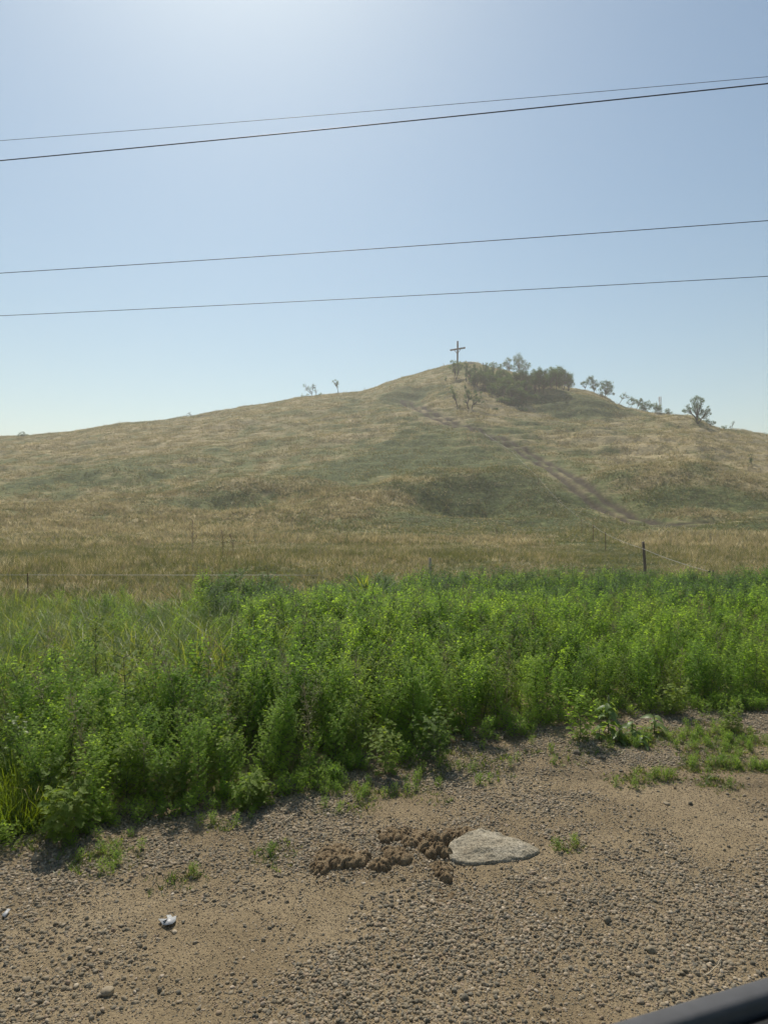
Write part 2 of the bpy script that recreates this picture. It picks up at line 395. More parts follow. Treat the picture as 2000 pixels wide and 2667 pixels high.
nd = noise(n, l, 2.2, 3, .6, tc.outputs['Object'])
dk = ramp(n, [(.3, (.62, .62, .6)), (.5, (1, 1, 1)), (.72, (1.25, 1.2, 1.1))]); l.new(nd.outputs['Fac'], dk.inputs['Fac'])
c = mixc(n, l, 1.0, r1.outputs['Color'], dk.outputs['Color'], 'MULTIPLY')
c = mixc(n, l, at2.outputs['Fac'], c, (.062, .050, .032))
b = n.new('ShaderNodeBsdfPrincipled'); b.inputs['Roughness'].default_value = .95; b.inputs['Specular IOR Level'].default_value = .1
l.new(c, b.inputs['Base Color'])
bp = n.new('ShaderNodeBump'); bp.inputs['Strength'].default_value = .9; bp.inputs['Distance'].default_value = .35
l.new(na.outputs['Fac'], bp.inputs['Height']); l.new(bp.outputs[0], b.inputs['Normal'])
o = n.new('ShaderNodeOutputMaterial'); l.new(b.outputs[0], o.inputs['Surface'])
M['turf'] = m
me = mesh_np('hill_terrain', V, [Q], [m], True)
ga = me.attributes.new('green', 'FLOAT', 'POINT'); ga.data.foreach_set('value', greenness(GX, GY).astype(np.float32).ravel())
tm_, tw_ = track_mask(GX, GY)
nn = fbm(GX / 1.5, GY / 1.5, 3)
ta = me.attributes.new('track', 'FLOAT', 'POINT'); ta.data.foreach_set('value', np.clip(tm_ * (.75 + .5 * nn) + tw_ * (nn * .9 - .18), 0, 1).astype(np.float32).ravel())
terrain = obj('hill_terrain', me)
tag(terrain, 'broad grassy hill rising beyond a flat field of dry and green grass', kind='structure')

# gravel shoulder sheet
gx = np.concatenate([np.linspace(-14, -4.2, 40)[:-1], np.arange(-4.2, 5.6, .035), np.linspace(5.6, 14, 30)[1:]])
tt = np.concatenate([np.linspace(0, .35, 12)[:-1], np.linspace(.35, 1, 190)])
GXX, TT = np.meshgrid(gx, tt, indexing='ij')
y1 = edge_y(GXX) + .45; y0 = np.minimum(-3.0, y1 - 3)
GYY = y0 + (y1 - y0) * TT
GZZ = gravel_z(GXX, GYY) - .10 * sstep(.93, 1.0, TT)
V = np.stack([GXX, GYY, GZZ], -1).reshape(-1, 3); na_, nb_ = GXX.shape
i = np.arange(na_ - 1)[:, None] * nb_; j = np.arange(nb_ - 1)[None]
Q = np.stack([i + j, i + nb_ + j, i + nb_ + j + 1, i + j + 1], -1).reshape(-1, 4)
m, t, n, l = new_mat('sandy_soil'); tc = n.new('ShaderNodeTexCoord')
a1 = noise(n, l, 1.1, 4, .6, tc.outputs['Object']); a2 = noise(n, l, 60, 4, .7, tc.outputs['Object']); a3 = noise(n, l, 230, 3, .7, tc.outputs['Object'])
r1 = ramp(n, [(.3, (.185, .14, .082)), (.5, (.245, .188, .112)), (.7, (.305, .24, .15))]); l.new(a1.outputs['Fac'], r1.inputs['Fac'])
r2 = ramp(n, [(.3, (.55, .55, .55)), (.5, (1, 1, 1)), (.7, (1.2, 1.18, 1.15))]); l.new(a2.outputs['Fac'], r2.inputs['Fac'])
r3 = ramp(n, [(.32, (.6, .6, .6)), (.5, (1, 1, 1)), (.7, (1.25, 1.25, 1.22))]); l.new(a3.outputs['Fac'], r3.inputs['Fac'])
c = mixc(n, l, 1.0, mixc(n, l, 1.0, r1.outputs['Color'], r2.outputs['Color'], 'MULTIPLY'), r3.outputs['Color'], 'MULTIPLY')
b = n.new('ShaderNodeBsdfPrincipled'); b.inputs['Roughness'].default_value = .95; b.inputs['Specular IOR Level'].default_value = .15
l.new(c, b.inputs['Base Color'])
bp = n.new('ShaderNodeBump'); bp.inputs['Strength'].default_value = .8; bp.inputs['Distance'].default_value = .012
l.new(a2.outputs['Fac'], bp.inputs['Height'])
bp2 = n.new('ShaderNodeBump'); bp2.inputs['Strength'].default_value = .8; bp2.inputs['Distance'].default_value = .005
l.new(a3.outputs['Fac'], bp2.inputs['Height']); l.new(bp.outputs[0], bp2.inputs['Normal']); l.new(bp2.outputs[0], b.inputs['Normal'])
o = n.new('ShaderNodeOutputMaterial'); l.new(b.outputs[0], o.inputs['Surface'])
shoulder = obj('gravel_path', mesh_np('gravel_path', V, [Q], [m], True))
tag(shoulder, 'sandy roadside shoulder strewn with grey and tan gravel', kind='structure')

# haze
hm, t, n, l = new_mat('haze_air')
pv = n.new('ShaderNodeVolumePrincipled'); pv.inputs['Density'].default_value = HAZE
pv.inputs['Color'].default_value = (1.0, .955, .92, 1); pv.inputs['Anisotropy'].default_value = .3
o = n.new('ShaderNodeOutputMaterial'); l.new(pv.outputs[0], o.inputs['Volume'])
mb = MB(); mb.box((0, 0, 35), (1300, 1300, 46))
haze = obj('haze', mb.mesh('haze', [hm])); tag(haze, 'thin blue summer haze over the field and the hill', kind='stuff')

# ------------------------------------------------------------------ scattering (uncountable ground cover only)
def scatter(name, variants, P, rot, scl, idx, label, parent=None):
    me = bpy.data.meshes.new(name)
    me.vertices.add(len(P)); me.vertices.foreach_set('co', np.asarray(P, np.float32).ravel())
    a = me.attributes.new('rot', 'FLOAT_VECTOR', 'POINT'); a.data.foreach_set('vector', np.asarray(rot, np.float32).ravel())
    scl = np.asarray(scl, np.float32)
    if scl.ndim == 1: scl = np.repeat(scl[:, None], 3, 1)
    a = me.attributes.new('scl', 'FLOAT_VECTOR', 'POINT'); a.data.foreach_set('vector', scl.ravel())
    a = me.attributes.new('pick', 'INT', 'POINT'); a.data.foreach_set('value', np.asarray(idx, np.int32))
    o = obj(name, me, parent); tag(o, label, kind='stuff')
    g = bpy.data.node_groups.new(name + '_scatter', 'GeometryNodeTree')
    g.interface.new_socket('Geometry', in_out='INPUT', socket_type='NodeSocketGeometry')
    g.interface.new_socket('Geometry', in_out='OUTPUT', socket_type='NodeSocketGeometry')
    N = g.nodes; L = g.links
    gi = N.new('NodeGroupInput'); go = N.new('NodeGroupOutput'); ip = N.new('GeometryNodeInstanceOnPoints')
    gt = N.new('GeometryNodeGeometryToInstance')
    for vm in reversed(variants):
        src = bpy.data.objects.new(vm.name + '_source', vm)
        oi = N.new('GeometryNodeObjectInfo'); oi.inputs['Object'].default_value = src; oi.transform_space = 'ORIGINAL'
        oi.inputs['As Instance'].default_value = False
        L.new(oi.outputs['Geometry'], gt.inputs['Geometry'])
    L.new(gi.outputs[0], ip.inputs['Points']); L.new(gt.outputs[0], ip.inputs['Instance'])
    ip.inputs['Pick Instance'].default_value = True
    def na(nm, ty):
        q = N.new('GeometryNodeInputNamedAttribute'); q.data_type = ty; q.inputs['Name'].default_value = nm
        return q.outputs['Attribute']
    L.new(na('rot', 'FLOAT_VECTOR'), ip.inputs['Rotation']); L.new(na('scl', 'FLOAT_VECTOR'), ip.inputs['Scale'])
    L.new(na('pick', 'INT'), ip.inputs['Instance Index'])
    L.new(ip.outputs[0], go.inputs[0])
    md = o.modifiers.new('scatter', 'NODES'); md.node_group = g
    return o

def slope_rot(x, y, fn, yaw, d=1.0):
    """euler (XYZ) that stands a patch on the slope, turned by yaw"""
    zx = (fn(x + d, y) - fn(x - d, y)) / (2 * d); zy = (fn(x, y + d) - fn(x, y - d)) / (2 * d)
    c, s = np.cos(yaw), np.sin(yaw)
    a = zx * c + zy * s; b_ = -zx * s + zy * c          # slopes along the turned axes
    return np.stack([np.arctan(b_), -np.arctan(a), yaw], 1)

# ------------------------------------------------------------------ stones and gravel
import bmesh
def pebble_mesh(name, seed, mats, sub=2, flat=.6, rough=.16, ang=False):
    bm = bmesh.new(); bmesh.ops.create_icosphere(bm, subdivisions=sub, radius=1)
    r_ = np.random.default_rng(seed)
    D = r_.normal(size=(7, 3)); D /= np.linalg.norm(D, axis=1)[:, None]; cut = r_.uniform(.62, .95, 7)
    sx, sy = r_.uniform(.75, 1.0), r_.uniform(.55, .85)
    for v in bm.verts:
        p = np.array(v.co)
        for dd, c_ in zip(D, cut):
            q = p @ dd
            if q > c_: p = p - dd * (q - c_) * (.95 if ang else .7)
        p = p * (1 + rough * (vnoise(p[0] * 1.7 + seed * 3.1, p[1] * 1.7 + p[2] * 1.3) - .5))
        v.co = (p[0] * sx, p[1] * sy, p[2] * flat)
    me = bpy.data.meshes.new(name); bm.to_mesh(me); bm.free()
    for q in me.polygons: q.use_smooth = True
    for m_ in mats: me.materials.append(m_)
    return me
m, t, n, l = new_mat('river_pebble'); oi = n.new('ShaderNodeObjectInfo'); tc = n.new('ShaderNodeTexCoord')
r1 = ramp(n, [(0, (.060, .060, .050)), (.2, (.105, .100, .080)), (.4, (.17, .152, .115)), (.6, (.245, .205, .145)), (.8, (.31, .255, .18)), (.9, (.27, .19, .13)), (1, (.50, .43, .33))])
l.new(oi.outputs['Random'], r1.inputs['Fac'])
a1 = noise(n, l, 2.2, 4, .65, tc.outputs['Object'])
r2 = ramp(n, [(.3, (.72, .72, .72)), (.7, (1.2, 1.18, 1.14))]); l.new(a1.outputs['Fac'], r2.inputs['Fac'])
c = mixc(n, l, 1.0, r1.outputs['Color'], r2.outputs['Color'], 'MULTIPLY')
geo = n.new('ShaderNodeNewGeometry')
dust = noise(n, l, 25, 3, .6, geo.outputs['Position'])
df = math_n(n, l, 'MULTIPLY', math_n(n, l, 'SUBTRACT', dust.outputs['Fac'], .36, True), 2.4, True)
c = mixc(n, l, df, c, (.255, .20, .12))
b = n.new('ShaderNodeBsdfPrincipled'); b.inputs['Roughness'].default_value = .8; b.inputs['Specular IOR Level'].default_value = .3
l.new(c, b.inputs['Base Color'])
o = n.new('ShaderNodeOutputMaterial'); l.new(b.outputs[0], o.inputs['Surface'])
M['pebble'] = m
PEB = [pebble_mesh('pebble_%s' % 'abcdefghij'[k], 30 + k, [m], 2, rnd.uniform(.45, .85), .45, k % 3 != 0) for k in range(10)]

def in_view(x, y, z, mg=80):
    px = 1000 + FPX * x / np.maximum(y, .1); py = 1333 - FPX * (z - EYE) / np.maximum(y, .1)
    return (y > .3) & (px > -mg) & (px < 2000 + mg) & (py < 2667 + mg), px, py
def gravel_density(x, y):
    d = fbm(x / 1.1 + 2, y / .8 + 4, 3)
    along = (y - .43 * x)             # across the road direction
    band = .55 * np.exp(-.5 * ((along - 2.55) / .4) ** 2) + .75 * np.exp(-.5 * ((along - (edge_y(x) - .43 * x) + .45) / .35) ** 2) + .25 * np.exp(-.5 * ((along - 3.2) / .2) ** 2)
    band = band - .35 * np.exp(-.5 * ((along - 3.9) / .35) ** 2) * (x > 0)
    d2 = fbm(x / .28 + 12, y / .22 + 4, 2)
    return np.clip(.38 + 1.9 * (d - .45) + 1.5 * (d2 - .5) + band * .8 - .30 * sstep(.5, 2.0, x) * sstep(4.2, 5.0, y), .06, 1)
NP_ = 900000
x = rng.uniform(-4.2, 5.2, NP_); y = rng.uniform(1.9, 8.2, NP_)
keep = (y < edge_y(x) + .3) & in_view(x, y, 0, 250)[0]
x, y = x[keep], y[keep]
D_ = gravel_density(x, y)
keep = rng.random(len(x)) < D_ * .92
x, y, D_ = x[keep], y[keep], D_[keep]
rad = .0050 * np.exp(rng.normal(0, .62, len(x))) * (1 + .35 * (D_ - .4))
rad = np.clip(rad, .0018, .016)
big = rng.random(len(x)) < .006
rad = np.where(big, np.minimum(rad * rng.uniform(1.4, 2.0, len(x)), .022), rad)
# the largest of them are stones of their own
v_, px_, py_ = in_view(x, y, 0, 0)
appar = np.where(v_ & (py_ < 2650), rad / np.hypot(y, 2), 0)
order = np.argsort(-appar); top = order[:290]; rest = order[290:]
zz = gravel_z(x, y) + rad * rng.uniform(-.35, .34, len(x))
rot = np.stack([rng.normal(0, .25, len(x)), rng.normal(0, .25, len(x)), rng.uniform(0, 6.28, len(x))], 1)
scatter('gravel', PEB, np.stack([x, y, zz], 1)[rest], rot[rest], (rad * 1.0)[rest], rng.integers(0, 10, len(x))[rest],
        'loose grey and tan river gravel on the roadside soil', shoulder)
for k in top:
    s_ = obj('stone', PEB[int(rng.integers(0, 10))], shoulder, (x[k], y[k], zz[k]))
    s_.rotation_euler = rot[k]; s_.scale = (rad[k],) * 3
# fine grit
NG = 170000
x = rng.uniform(-3.2, 4.6, NG); y = rng.uniform(2.2, 6.8, NG)
keep = (y < edge_y(x)) & in_view(x, y, 0, 60)[0]; x, y = x[keep], y[keep]
m = plain_mat('soil_crumb', (.20, .15, .10), (.30, .23, .155), 40, .95, 0, random_=.7)
CR = [pebble_mesh('crumb_%s' % 'ab'[k], 90 + k, [m], 1, .7, .6) for k in range(2)]
scatter('grit', CR + [PEB[1]], np.stack([x, y, gravel_z(x, y) + .001], 1), np.stack([x * 0, y * 0, rng.uniform(0, 6, len(x))], 1),
        rng.uniform(.0016, .0052, len(x)), rng.integers(0, 3, len(x)), 'fine grit between the pebbles of the shoulder', shoulder)

# ------------------------------------------------------------------ leaf templates and plants
def rag_leaf(fine=False):
    """pinnate leaf, unit length: narrow lobes either side of a rachis; (along, side, up)"""
    V = [(0, 0, 0), (1, 0, .0)]; T = []
    def lobe(p0, ang, L, wd):
        d = np.array([math.cos(ang), math.sin(ang)]); s_ = np.array([-d[1], d[0]])
        k = len(V); p0 = np.array(p0)
        a_ = p0 - s_ * wd * .35; b_ = p0 + s_ * wd * .35; c_ = p0 + d * L * .55 + s_ * wd * .5; e_ = p0 + d * L * .55 - s_ * wd * .5; f_ = p0 + d * L
        for q in (a_, e_, f_, c_, b_): V.append((q[0], q[1], abs(q[1]) * .25))
        T.extend([(k, k + 1, k + 3), (k, k + 3, k + 4), (k + 1, k + 2, k + 3)])
    for t_, L_ in ((.25, .30), (.43, .42), (.60, .40), (.76, .30)):
        for sg in (-1, 1):
            lobe((t_, 0), sg * .85, L_, .10)
            if fine:
                dx, dy = math.cos(.85) * L_, sg * math.sin(.85) * L_
                lobe((t_ + dx * .4, dy * .4), sg * .15, L_ * .4, .08); lobe((t_ + dx * .5, dy * .5), sg * 1.5, L_ * .32, .08)
    lobe((.05, 0), 0.0, .95, .09)
    lobe((.86, 0), .5, .2, .09); lobe((.86, 0), -.5, .2, .09)
    return np.array(V, float), np.array(T)
LEAF = rag_leaf(); LEAF_F = rag_leaf(True)
def simple_leaf(wd=.36, n=4, fold=.18):
    ts = np.linspace(0, 1, n + 1); V = []; Q = []
    for t_ in ts:
        w_ = wd * .5 * math.sin(math.pi * min(1, t_ * .93 + .02) ** .75) if t_ < 1 else .004
        V += [(t_, -w_, w_ * fold * 2), (t_, 0, 0), (t_, w_, w_ * fold * 2)]
    for k in range(n):
        a_ = k * 3
        Q += [(a_, a_ + 1, a_ + 4, a_ + 3), (a_ + 1, a_ + 2, a_ + 5, a_ + 4)]
    return np.array(V, float), np.array(Q)
LANCE = simple_leaf(.2, 3); BROAD = simple_leaf(.42, 5)

def bez(p0, p1, p2, n):
    t_ = np.linspace(0, 1, n)[:, None]
    return (1 - t_) ** 2 * p0 + 2 * t_ * (1 - t_) * p1 + t_ ** 2 * p2

def weed(seed, H=.85, spread=.30, nodes=13, tmpl=LEAF, leafL=.085, per=6, lean=.05, spikes=False, bare=0.0, mbs=None):
    """upright bushy weed: stem, opposite branches, divided leaves. Materials: 0 leaf, 1 stem"""
    r_ = np.random.default_rng(seed)
    ms, ml = mbs or (MB(), None)
    if ml is None: ml = ms
    top_ = np.array([r_.normal(0, lean), r_.normal(0, lean), H])
    st = bez(np.zeros(3), np.array([r_.normal(0, .03), r_.normal(0, .03), H * .55]), top_, 9)
    ms.tube(st, np.linspace(.0065, .0018, 9) * (H / .85) ** .5, 5, 1, False)
    P = []; D = []; N = []; S = []
    def leaf(p, d, up, s_):
        P.append(p); D.append(d); N.append(up); S.append(s_)
    for k in range(nodes):
        f = bare + (1 - bare) * (k + .6) / nodes
        p = st[0] * 0 + np.array([np.interp(f, np.linspace(0, 1, 9), st[:, q]) for q in range(3)])
        prof = math.sin(math.pi * min(1, .22 + .60 * f)) ** .8
        for s_ in (0, 1):
            az = k * 1.57 + s_ * math.pi + r_.normal(0, .3)
            L = spread * prof * r_.uniform(.65, 1.15) * (1.1 - .35 * f)
            hd = np.array([math.cos(az), math.sin(az), 0])
            tip = p + hd * L * .85 + np.array([0, 0, L * r_.uniform(.55, 1.05)])
            br = bez(p, p + hd * L * .5 + np.array([0, 0, L * .15]), tip, 6)
            ms.tube(br[::2], [.003, .002, .0012], 3, 1, False)
            m_ = max(2, int(per * prof + .5))
            for q in range(m_):
                u = (q + 1) / m_
                bp_ = np.array([np.interp(u, np.linspace(0, 1, 6), br[:, w_]) for w_ in range(3)])
                for sd_ in (-1, 1):
                    a2 = az + sd_ * r_.uniform(.5, 1.1)
                    dd = np.array([math.cos(a2), math.sin(a2), r_.uniform(.0, .55)])
                    leaf(bp_, dd, (r_.normal(0, .3), r_.normal(0, .3), 1), leafL * r_.uniform(.6, 1.15) * (.75 + .4 * (1 - u)))
            leaf(tip, tip - br[3], (hd[0] * -.4, hd[1] * -.4, 1), leafL * .8)
            # leaf at the node itself
            leaf(p, hd + np.array([0, 0, .25]), (0, 0, 1), leafL * r_.uniform(.9, 1.4) * (1.15 - .5 * f))
    for q in range(9):                       # rosette of young leaves at the tip
        a2 = q * 2.4
        leaf(top_ - np.array([0, 0, .012 * q]), (math.cos(a2), math.sin(a2), 1.5 - .15 * q), (math.cos(a2) * -.7, math.sin(a2) * -.7, .8), leafL * r_.uniform(.5, .9))
    ml.place(tmpl[0], tmpl[1], P, D, N, S, 0, .35)
    if spikes:
        for q in range(6):
            a2 = r_.uniform(0, 6.28); b0 = top_ + np.array([math.cos(a2), math.sin(a2), 0]) * r_.uniform(.0, .05) - np.array([0, 0, r_.uniform(0, .12)])
            ms.tube([b0, b0 + (math.cos(a2) * .02, math.sin(a2) * .02, r_.uniform(.05, .11))], [.0035, .0015], 4, 1, False)
    return ms, ml

def blade_tmpl(n=4, wd=.03, bend=.5):
    V = []; Q = []
    for k in range(n + 1):
        t_ = k / n; w_ = wd * .5 * (1 - t_ ** 2) + .002
        V += [(t_, -w_, bend * t_ * t_ * -.5), (t_, w_, bend * t_ * t_ * -.5)]
    for k in range(n): Q.append((k * 2, k * 2 + 1, k * 2 + 3, k * 2 + 2))
    return np.array(V, float), np.array(Q)

def tuft_patch(name, seed, size, ntuft, nbl, h, wd, mats, hvar=.35, lean=.45, seg=2, bend=.6, mixm=None, round_=True):
    """a patch of grass tufts, each of curved blades"""
    r_ = np.random.default_rng(seed); mb = MB()
    tv, tq = blade_tmpl(seg, 1.0, 1.0)
    N_ = ntuft * nbl
    tx = r_.uniform(-1, 1, (ntuft * 3, 2)); tx = tx[np.hypot(tx[:, 0], tx[:, 1]) < 1][:ntuft] if round_ else tx[:ntuft]
    ntuft = len(tx); N_ = ntuft * nbl
    th = h * np.exp(r_.normal(0, hvar, ntuft))
    base = np.repeat(tx * size, nbl, 0) + r_.normal(0, h * .12, (N_, 2))
    P = np.column_stack([base, np.full(N_, -.03 * h)])
    az = r_.uniform(0, 6.28, N_); ln = np.abs(r_.normal(0, lean, N_)) + .08
    D = np.column_stack([np.cos(az) * ln, np.sin(az) * ln, np.ones(N_)])
    D /= np.linalg.norm(D, axis=1)[:, None]
    L = np.repeat(th, nbl) * r_.uniform(.55, 1.1, N_)
    hd = np.column_stack([np.cos(az), np.sin(az), np.zeros(N_)])
    Sd = np.column_stack([-np.sin(az), np.cos(az), np.zeros(N_)])
    tw = r_.normal(0, .6, N_)[:, None]; Sd = Sd * np.cos(tw) + hd * np.sin(tw) * .6
    ts = np.linspace(0, 1, seg + 1)
    W = wd * r_.uniform(.6, 1.3, N_)
    V = np.zeros((N_, (seg + 1) * 2, 3)); 
    for k, t_ in enumerate(ts):
        c_ = P + D * (L * t_)[:, None] + hd * (L * bend * t_ * t_ * r_.uniform(.2, 1.0, N_) * .6)[:, None]
        c_[:, 2] -= L * bend * t_ * t_ * .25
        w_ = (W * .5 * (1 - t_ ** 1.6) + wd * .03)[:, None]
        V[:, 2 * k] = c_ - Sd * w_; V[:, 2 * k + 1] = c_ + Sd * w_
    Q = np.array([(k * 2, k * 2 + 1, k * 2 + 3, k * 2 + 2) for k in range(seg)])
    k_ = (seg + 1) * 2
    F = (Q[None] + (np.arange(N_) * k_)[:, None, None]).reshape(-1, 4)
    mi = np.zeros(N_, int)
    if mixm is not None: mi = (np.repeat(r_.random(ntuft), nbl) < mixm).astype(int)
    return mesh_np(name, V.reshape(-1, 3), [F], mats, False, np.repeat(mi, seg))

# ------------------------------------------------------------------ weed bank
lw = [M['rag'], M['stem']]
RAG = [weed(100 + k, rnd.uniform(.78, .95), rnd.uniform(.22, .30), 17, LEAF, .066, 7, .09, spikes=(k % 2 == 0))[0].mesh('ragweed_%s' % 'abcdef'[k], lw) for k in range(6)]
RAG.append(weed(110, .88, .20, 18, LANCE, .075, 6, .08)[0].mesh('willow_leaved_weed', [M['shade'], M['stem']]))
RAG.append(weed(111, .95, .16, 22, LEAF, .045, 9, .10, True)[0].mesh('feathery_weed', lw))
RAG.append(weed(112, 1.02, .13, 12, LANCE, .06, 3, .12, True)[0].mesh('dry_stemmed_weed', [M['drygreen'], M['straw_stem']]))
MUG = [weed(200 + k, rnd.uniform(.85, 1.05), rnd.uniform(.25, .36), 15, LEAF, .072, 5, .07, True)[0].mesh('mugwort_%s' % 'abcd'[k], [M['mug'], M['stem']]) for k in range(4)]
SMALL = [weed(300 + k, rnd.uniform(.22, .32), rnd.uniform(.12, .17), 7, LEAF, .06, 3)[0].mesh('low_weed_%s' % 'abc'[k], lw) for k in range(3)]
TALLGR = [tuft_patch('tall_grass_%s' % 'abc'[k], 400 + k, .3, 9, 10, .54, .018, [M['grass'], M['dry']], .3, .45, 4, .9, .14) for k in range(3)]
LODGE = [tuft_patch('lodged_grass_%s' % 'ab'[k], 420 + k, .35, 8, 9, .42, .010, [M['dry']], .25, 1.1, 3, .9) for k in range(2)]
BRIGHT = [tuft_patch('fresh_grass_%s' % 'ab'[k], 430 + k, .16, 7, 22, .30, .0065, [M['brightgrass']], .25, .35, 4, .7) for k in range(2)]

def zone_points(step, x0, x1, y0, y1):
    gx_, gy_ = np.meshgrid(np.arange(x0, x1, step), np.arange(y0, y1, step))
    x = gx_.ravel() + rng.uniform(-.5, .5, gx_.size) * step; y = gy_.ravel() + rng.uniform(-.5, .5, gy_.size) * step
    return x, y
def far_edge(x, y):
    u = x / y
    return np.interp(u, [-.7, -.5, -.3, -.15, -.05, .1, .25, .38, .45, .6], [15.5, 15.2, 15.5, 15.6, 16.5, 17.0, 17.0, 17.6, 17.8, 17.5])
x, y = zone_points(.19, -11, 12, 2, 19)
u = x / y; e = edge_y(x) + .12
vis = (np.abs(u) < .72) & (y > e) & (y < far_edge(x, y) + 3.2 * (fbm(x / 1.6 + 9, y / 3, 3) - .5) - .9 * (rng.random(len(x)) < .25))
x, y, u, e = x[vis], y[vis], u[vis], e[vis]
dep = y - e
patch = fbm(x / 1.4 + 3, y / 1.4 + 8, 3)
# grass zone left of a slanting line; ragweed elsewhere; mugwort along the far right band
gz = sstep(-.13, -.24, u + .35 * (patch - .5)) * sstep(1.5, 2.6, dep + (patch - .5) * 3)
leftedge = sstep(-.47, -.56, u) * sstep(6.5, 5.5, y)
gz = np.maximum(gz, leftedge)
mugz = sstep(11.3, 12.3, y + 2.5 * (patch - .5)) * (u > -.26)
rr = rng.random(len(x))
isgrass = rr < gz * .93
ismug = (~isgrass) & (mugz > .5)
israg = ~isgrass & ~ismug
early = 1 - .30 * gz * sstep(6.5, 8, y)
def hscale(x, y, e):
    s_ = .88 + .16 * (fbm(x / .5 + 20, y / .5, 2) - .5) + .30 * (fbm(x / 3, y / 3 + 5, 2) - .5)
    s_ = s_ * (.70 + .08 * sstep(0, .6, y - e) + .22 * sstep(.6, 3.0, y - e))
    return s_
gaps = fbm(x / .55 + 60, y / .8, 2)
hs = early * hscale(x, y, e) * rng.uniform(.82, 1.15, len(x))
hs = hs * np.where(gaps < .26, .75, 1)
zz = ground_z(x, y)
zz = np.where(y < edge_y(x) + .45, np.maximum(zz, gravel_z(x, y)) - .01, zz - .02)
def do(mask, name, var, scale, label, tilt=.09, sub=None):
    q = np.where(mask)[0]
    if sub is not None: q = q[rng.random(len(q)) < sub]
    rot = np.stack([rng.normal(0, tilt, len(q)), rng.normal(0, tilt, len(q)), rng.uniform(0, 6.28, len(q))], 1)
    return scatter(name, var, np.stack([x[q], y[q], zz[q]], 1), rot, scale[q], rng.integers(0, len(var), len(q)), label)
do(israg, 'ragweed_undergrowth', RAG, hs, 'dense bank of bright green ragweed between the gravel and the field')
do(ismug, 'mugwort_undergrowth', MUG + RAG[:2], hs * rng.uniform(.8, 1.06, len(hs)), 'darker bluish green mugwort along the far side of the weed bank')
do(isgrass | (rng.random(len(x)) < .18 + .2 * (u < .1)), 'tall_grass', TALLGR, np.clip(hs, .5, 1.2) * np.where(isgrass, 1.2 - .45 * (y < 6.8), .9) * np.where(~isgrass & (y - e < 1.3), .5, 1), 'tall green grass in the left part of the weed bank')
do(isgrass & (patch > .5) & (y < 12), 'lodged_grass', LODGE, np.clip(hs, .6, 1.2), 'dry straw coloured grass lying flat among the tall green grass')
# ragweed scattered through the grass nearest the gravel
do(isgrass & (y < 8.5), 'ragweed_undergrowth', RAG, hs * .68, 'single green ragweeds growing through the tall grass at left', sub=.24)

# low weeds on the gravel: centre px,py,rx,ry,count,kind
def gpt(px, py): y_ = EYE / ((np.asarray(py, float) - 1333) / FPX); return (np.asarray(px, float) - 1000) / FPX * y_, y_
MATS = [(250, 2235, 80, 30, 18), (470, 2290, 28, 14, 4), (700, 2225, 25, 15, 5), (1060, 2060, 60, 18, 14), (1180, 2010, 90, 22, 26), (1470, 1955, 50, 25, 16), (1290, 1960, 60, 20, 14), (1690, 2030, 70, 16, 18),
        (1875, 2038, 26, 12, 9), (1905, 1993, 80, 7, 60), (1800, 1965, 24, 16, 14), (1900, 1930, 60, 24, 90), (1770, 1920, 60, 16, 44), (1640, 1935, 50, 12, 26), (950, 2075, 40, 20, 10), (160, 2190, 70, 22, 16), (880, 2110, 50, 10, 6), (1650, 1925, 60, 14, 14), (1480, 2205, 20, 8, 4), (560, 2150, 60, 12, 6), (870, 2060, 60, 12, 12), (1080, 1975, 70, 16, 14)]
LOW = [tuft_patch('low_turf_%s' % 'ab'[k], 440 + k, .10, 9, 7, .032, .006, [M['grass'], M['drygreen']], .3, 1.0, 2, .7, .65) for k in range(2)]
lx = []; ly = []
for (px, py, rx, ry, c_) in MATS:
    ax, ay = gpt(px + rng.normal(0, rx * .85, c_ * 2), py + rng.normal(0, ry * .8, c_ * 2)); lx.append(ax); ly.append(ay)
lx = np.concatenate(lx); ly = np.concatenate(ly)
nz_ = len(lx)
scatter('low_grass', LOW + [SMALL[0]], np.stack([lx, ly, gravel_z(lx, ly) - .004], 1), np.stack([lx * 0, ly * 0, rng.uniform(0, 6.28, nz_)], 1),
        np.where((q_ := rng.integers(0, 8, nz_)) >= 6, .26, rng.uniform(.5, 1.25, nz_)), np.where(q_ >= 6, 2, q_ % 2), 'small mats of low grass and seedlings creeping over the gravel')
ex = rng.uniform(-2.8, 4.4, 330); ey = edge_y(ex) + rng.normal(.02, .12, 330)
scatter('low_weeds', SMALL, np.stack([ex, ey, gravel_z(ex, ey) - .01], 1), np.stack([ex * 0, ey * 0, rng.uniform(0, 6.28, 330)], 1), rng.uniform(.2, .62, 330), rng.integers(0, 3, 330), 'fringe of short weeds where the bank meets the gravel')
bx, by = gpt(rng.uniform(-60, 110, 46), rng.uniform(2050, 2165, 46))
scatter('fresh_grass', BRIGHT, np.stack([bx, by, gravel_z(bx, by) - .01], 1), np.stack([bx * 0, by * 0, rng.uniform(0, 6.28, 46)], 1), rng.uniform(.7, 1.1, 46), rng.integers(0, 2, 46), 'bright yellow green grass at the left edge of the gravel')

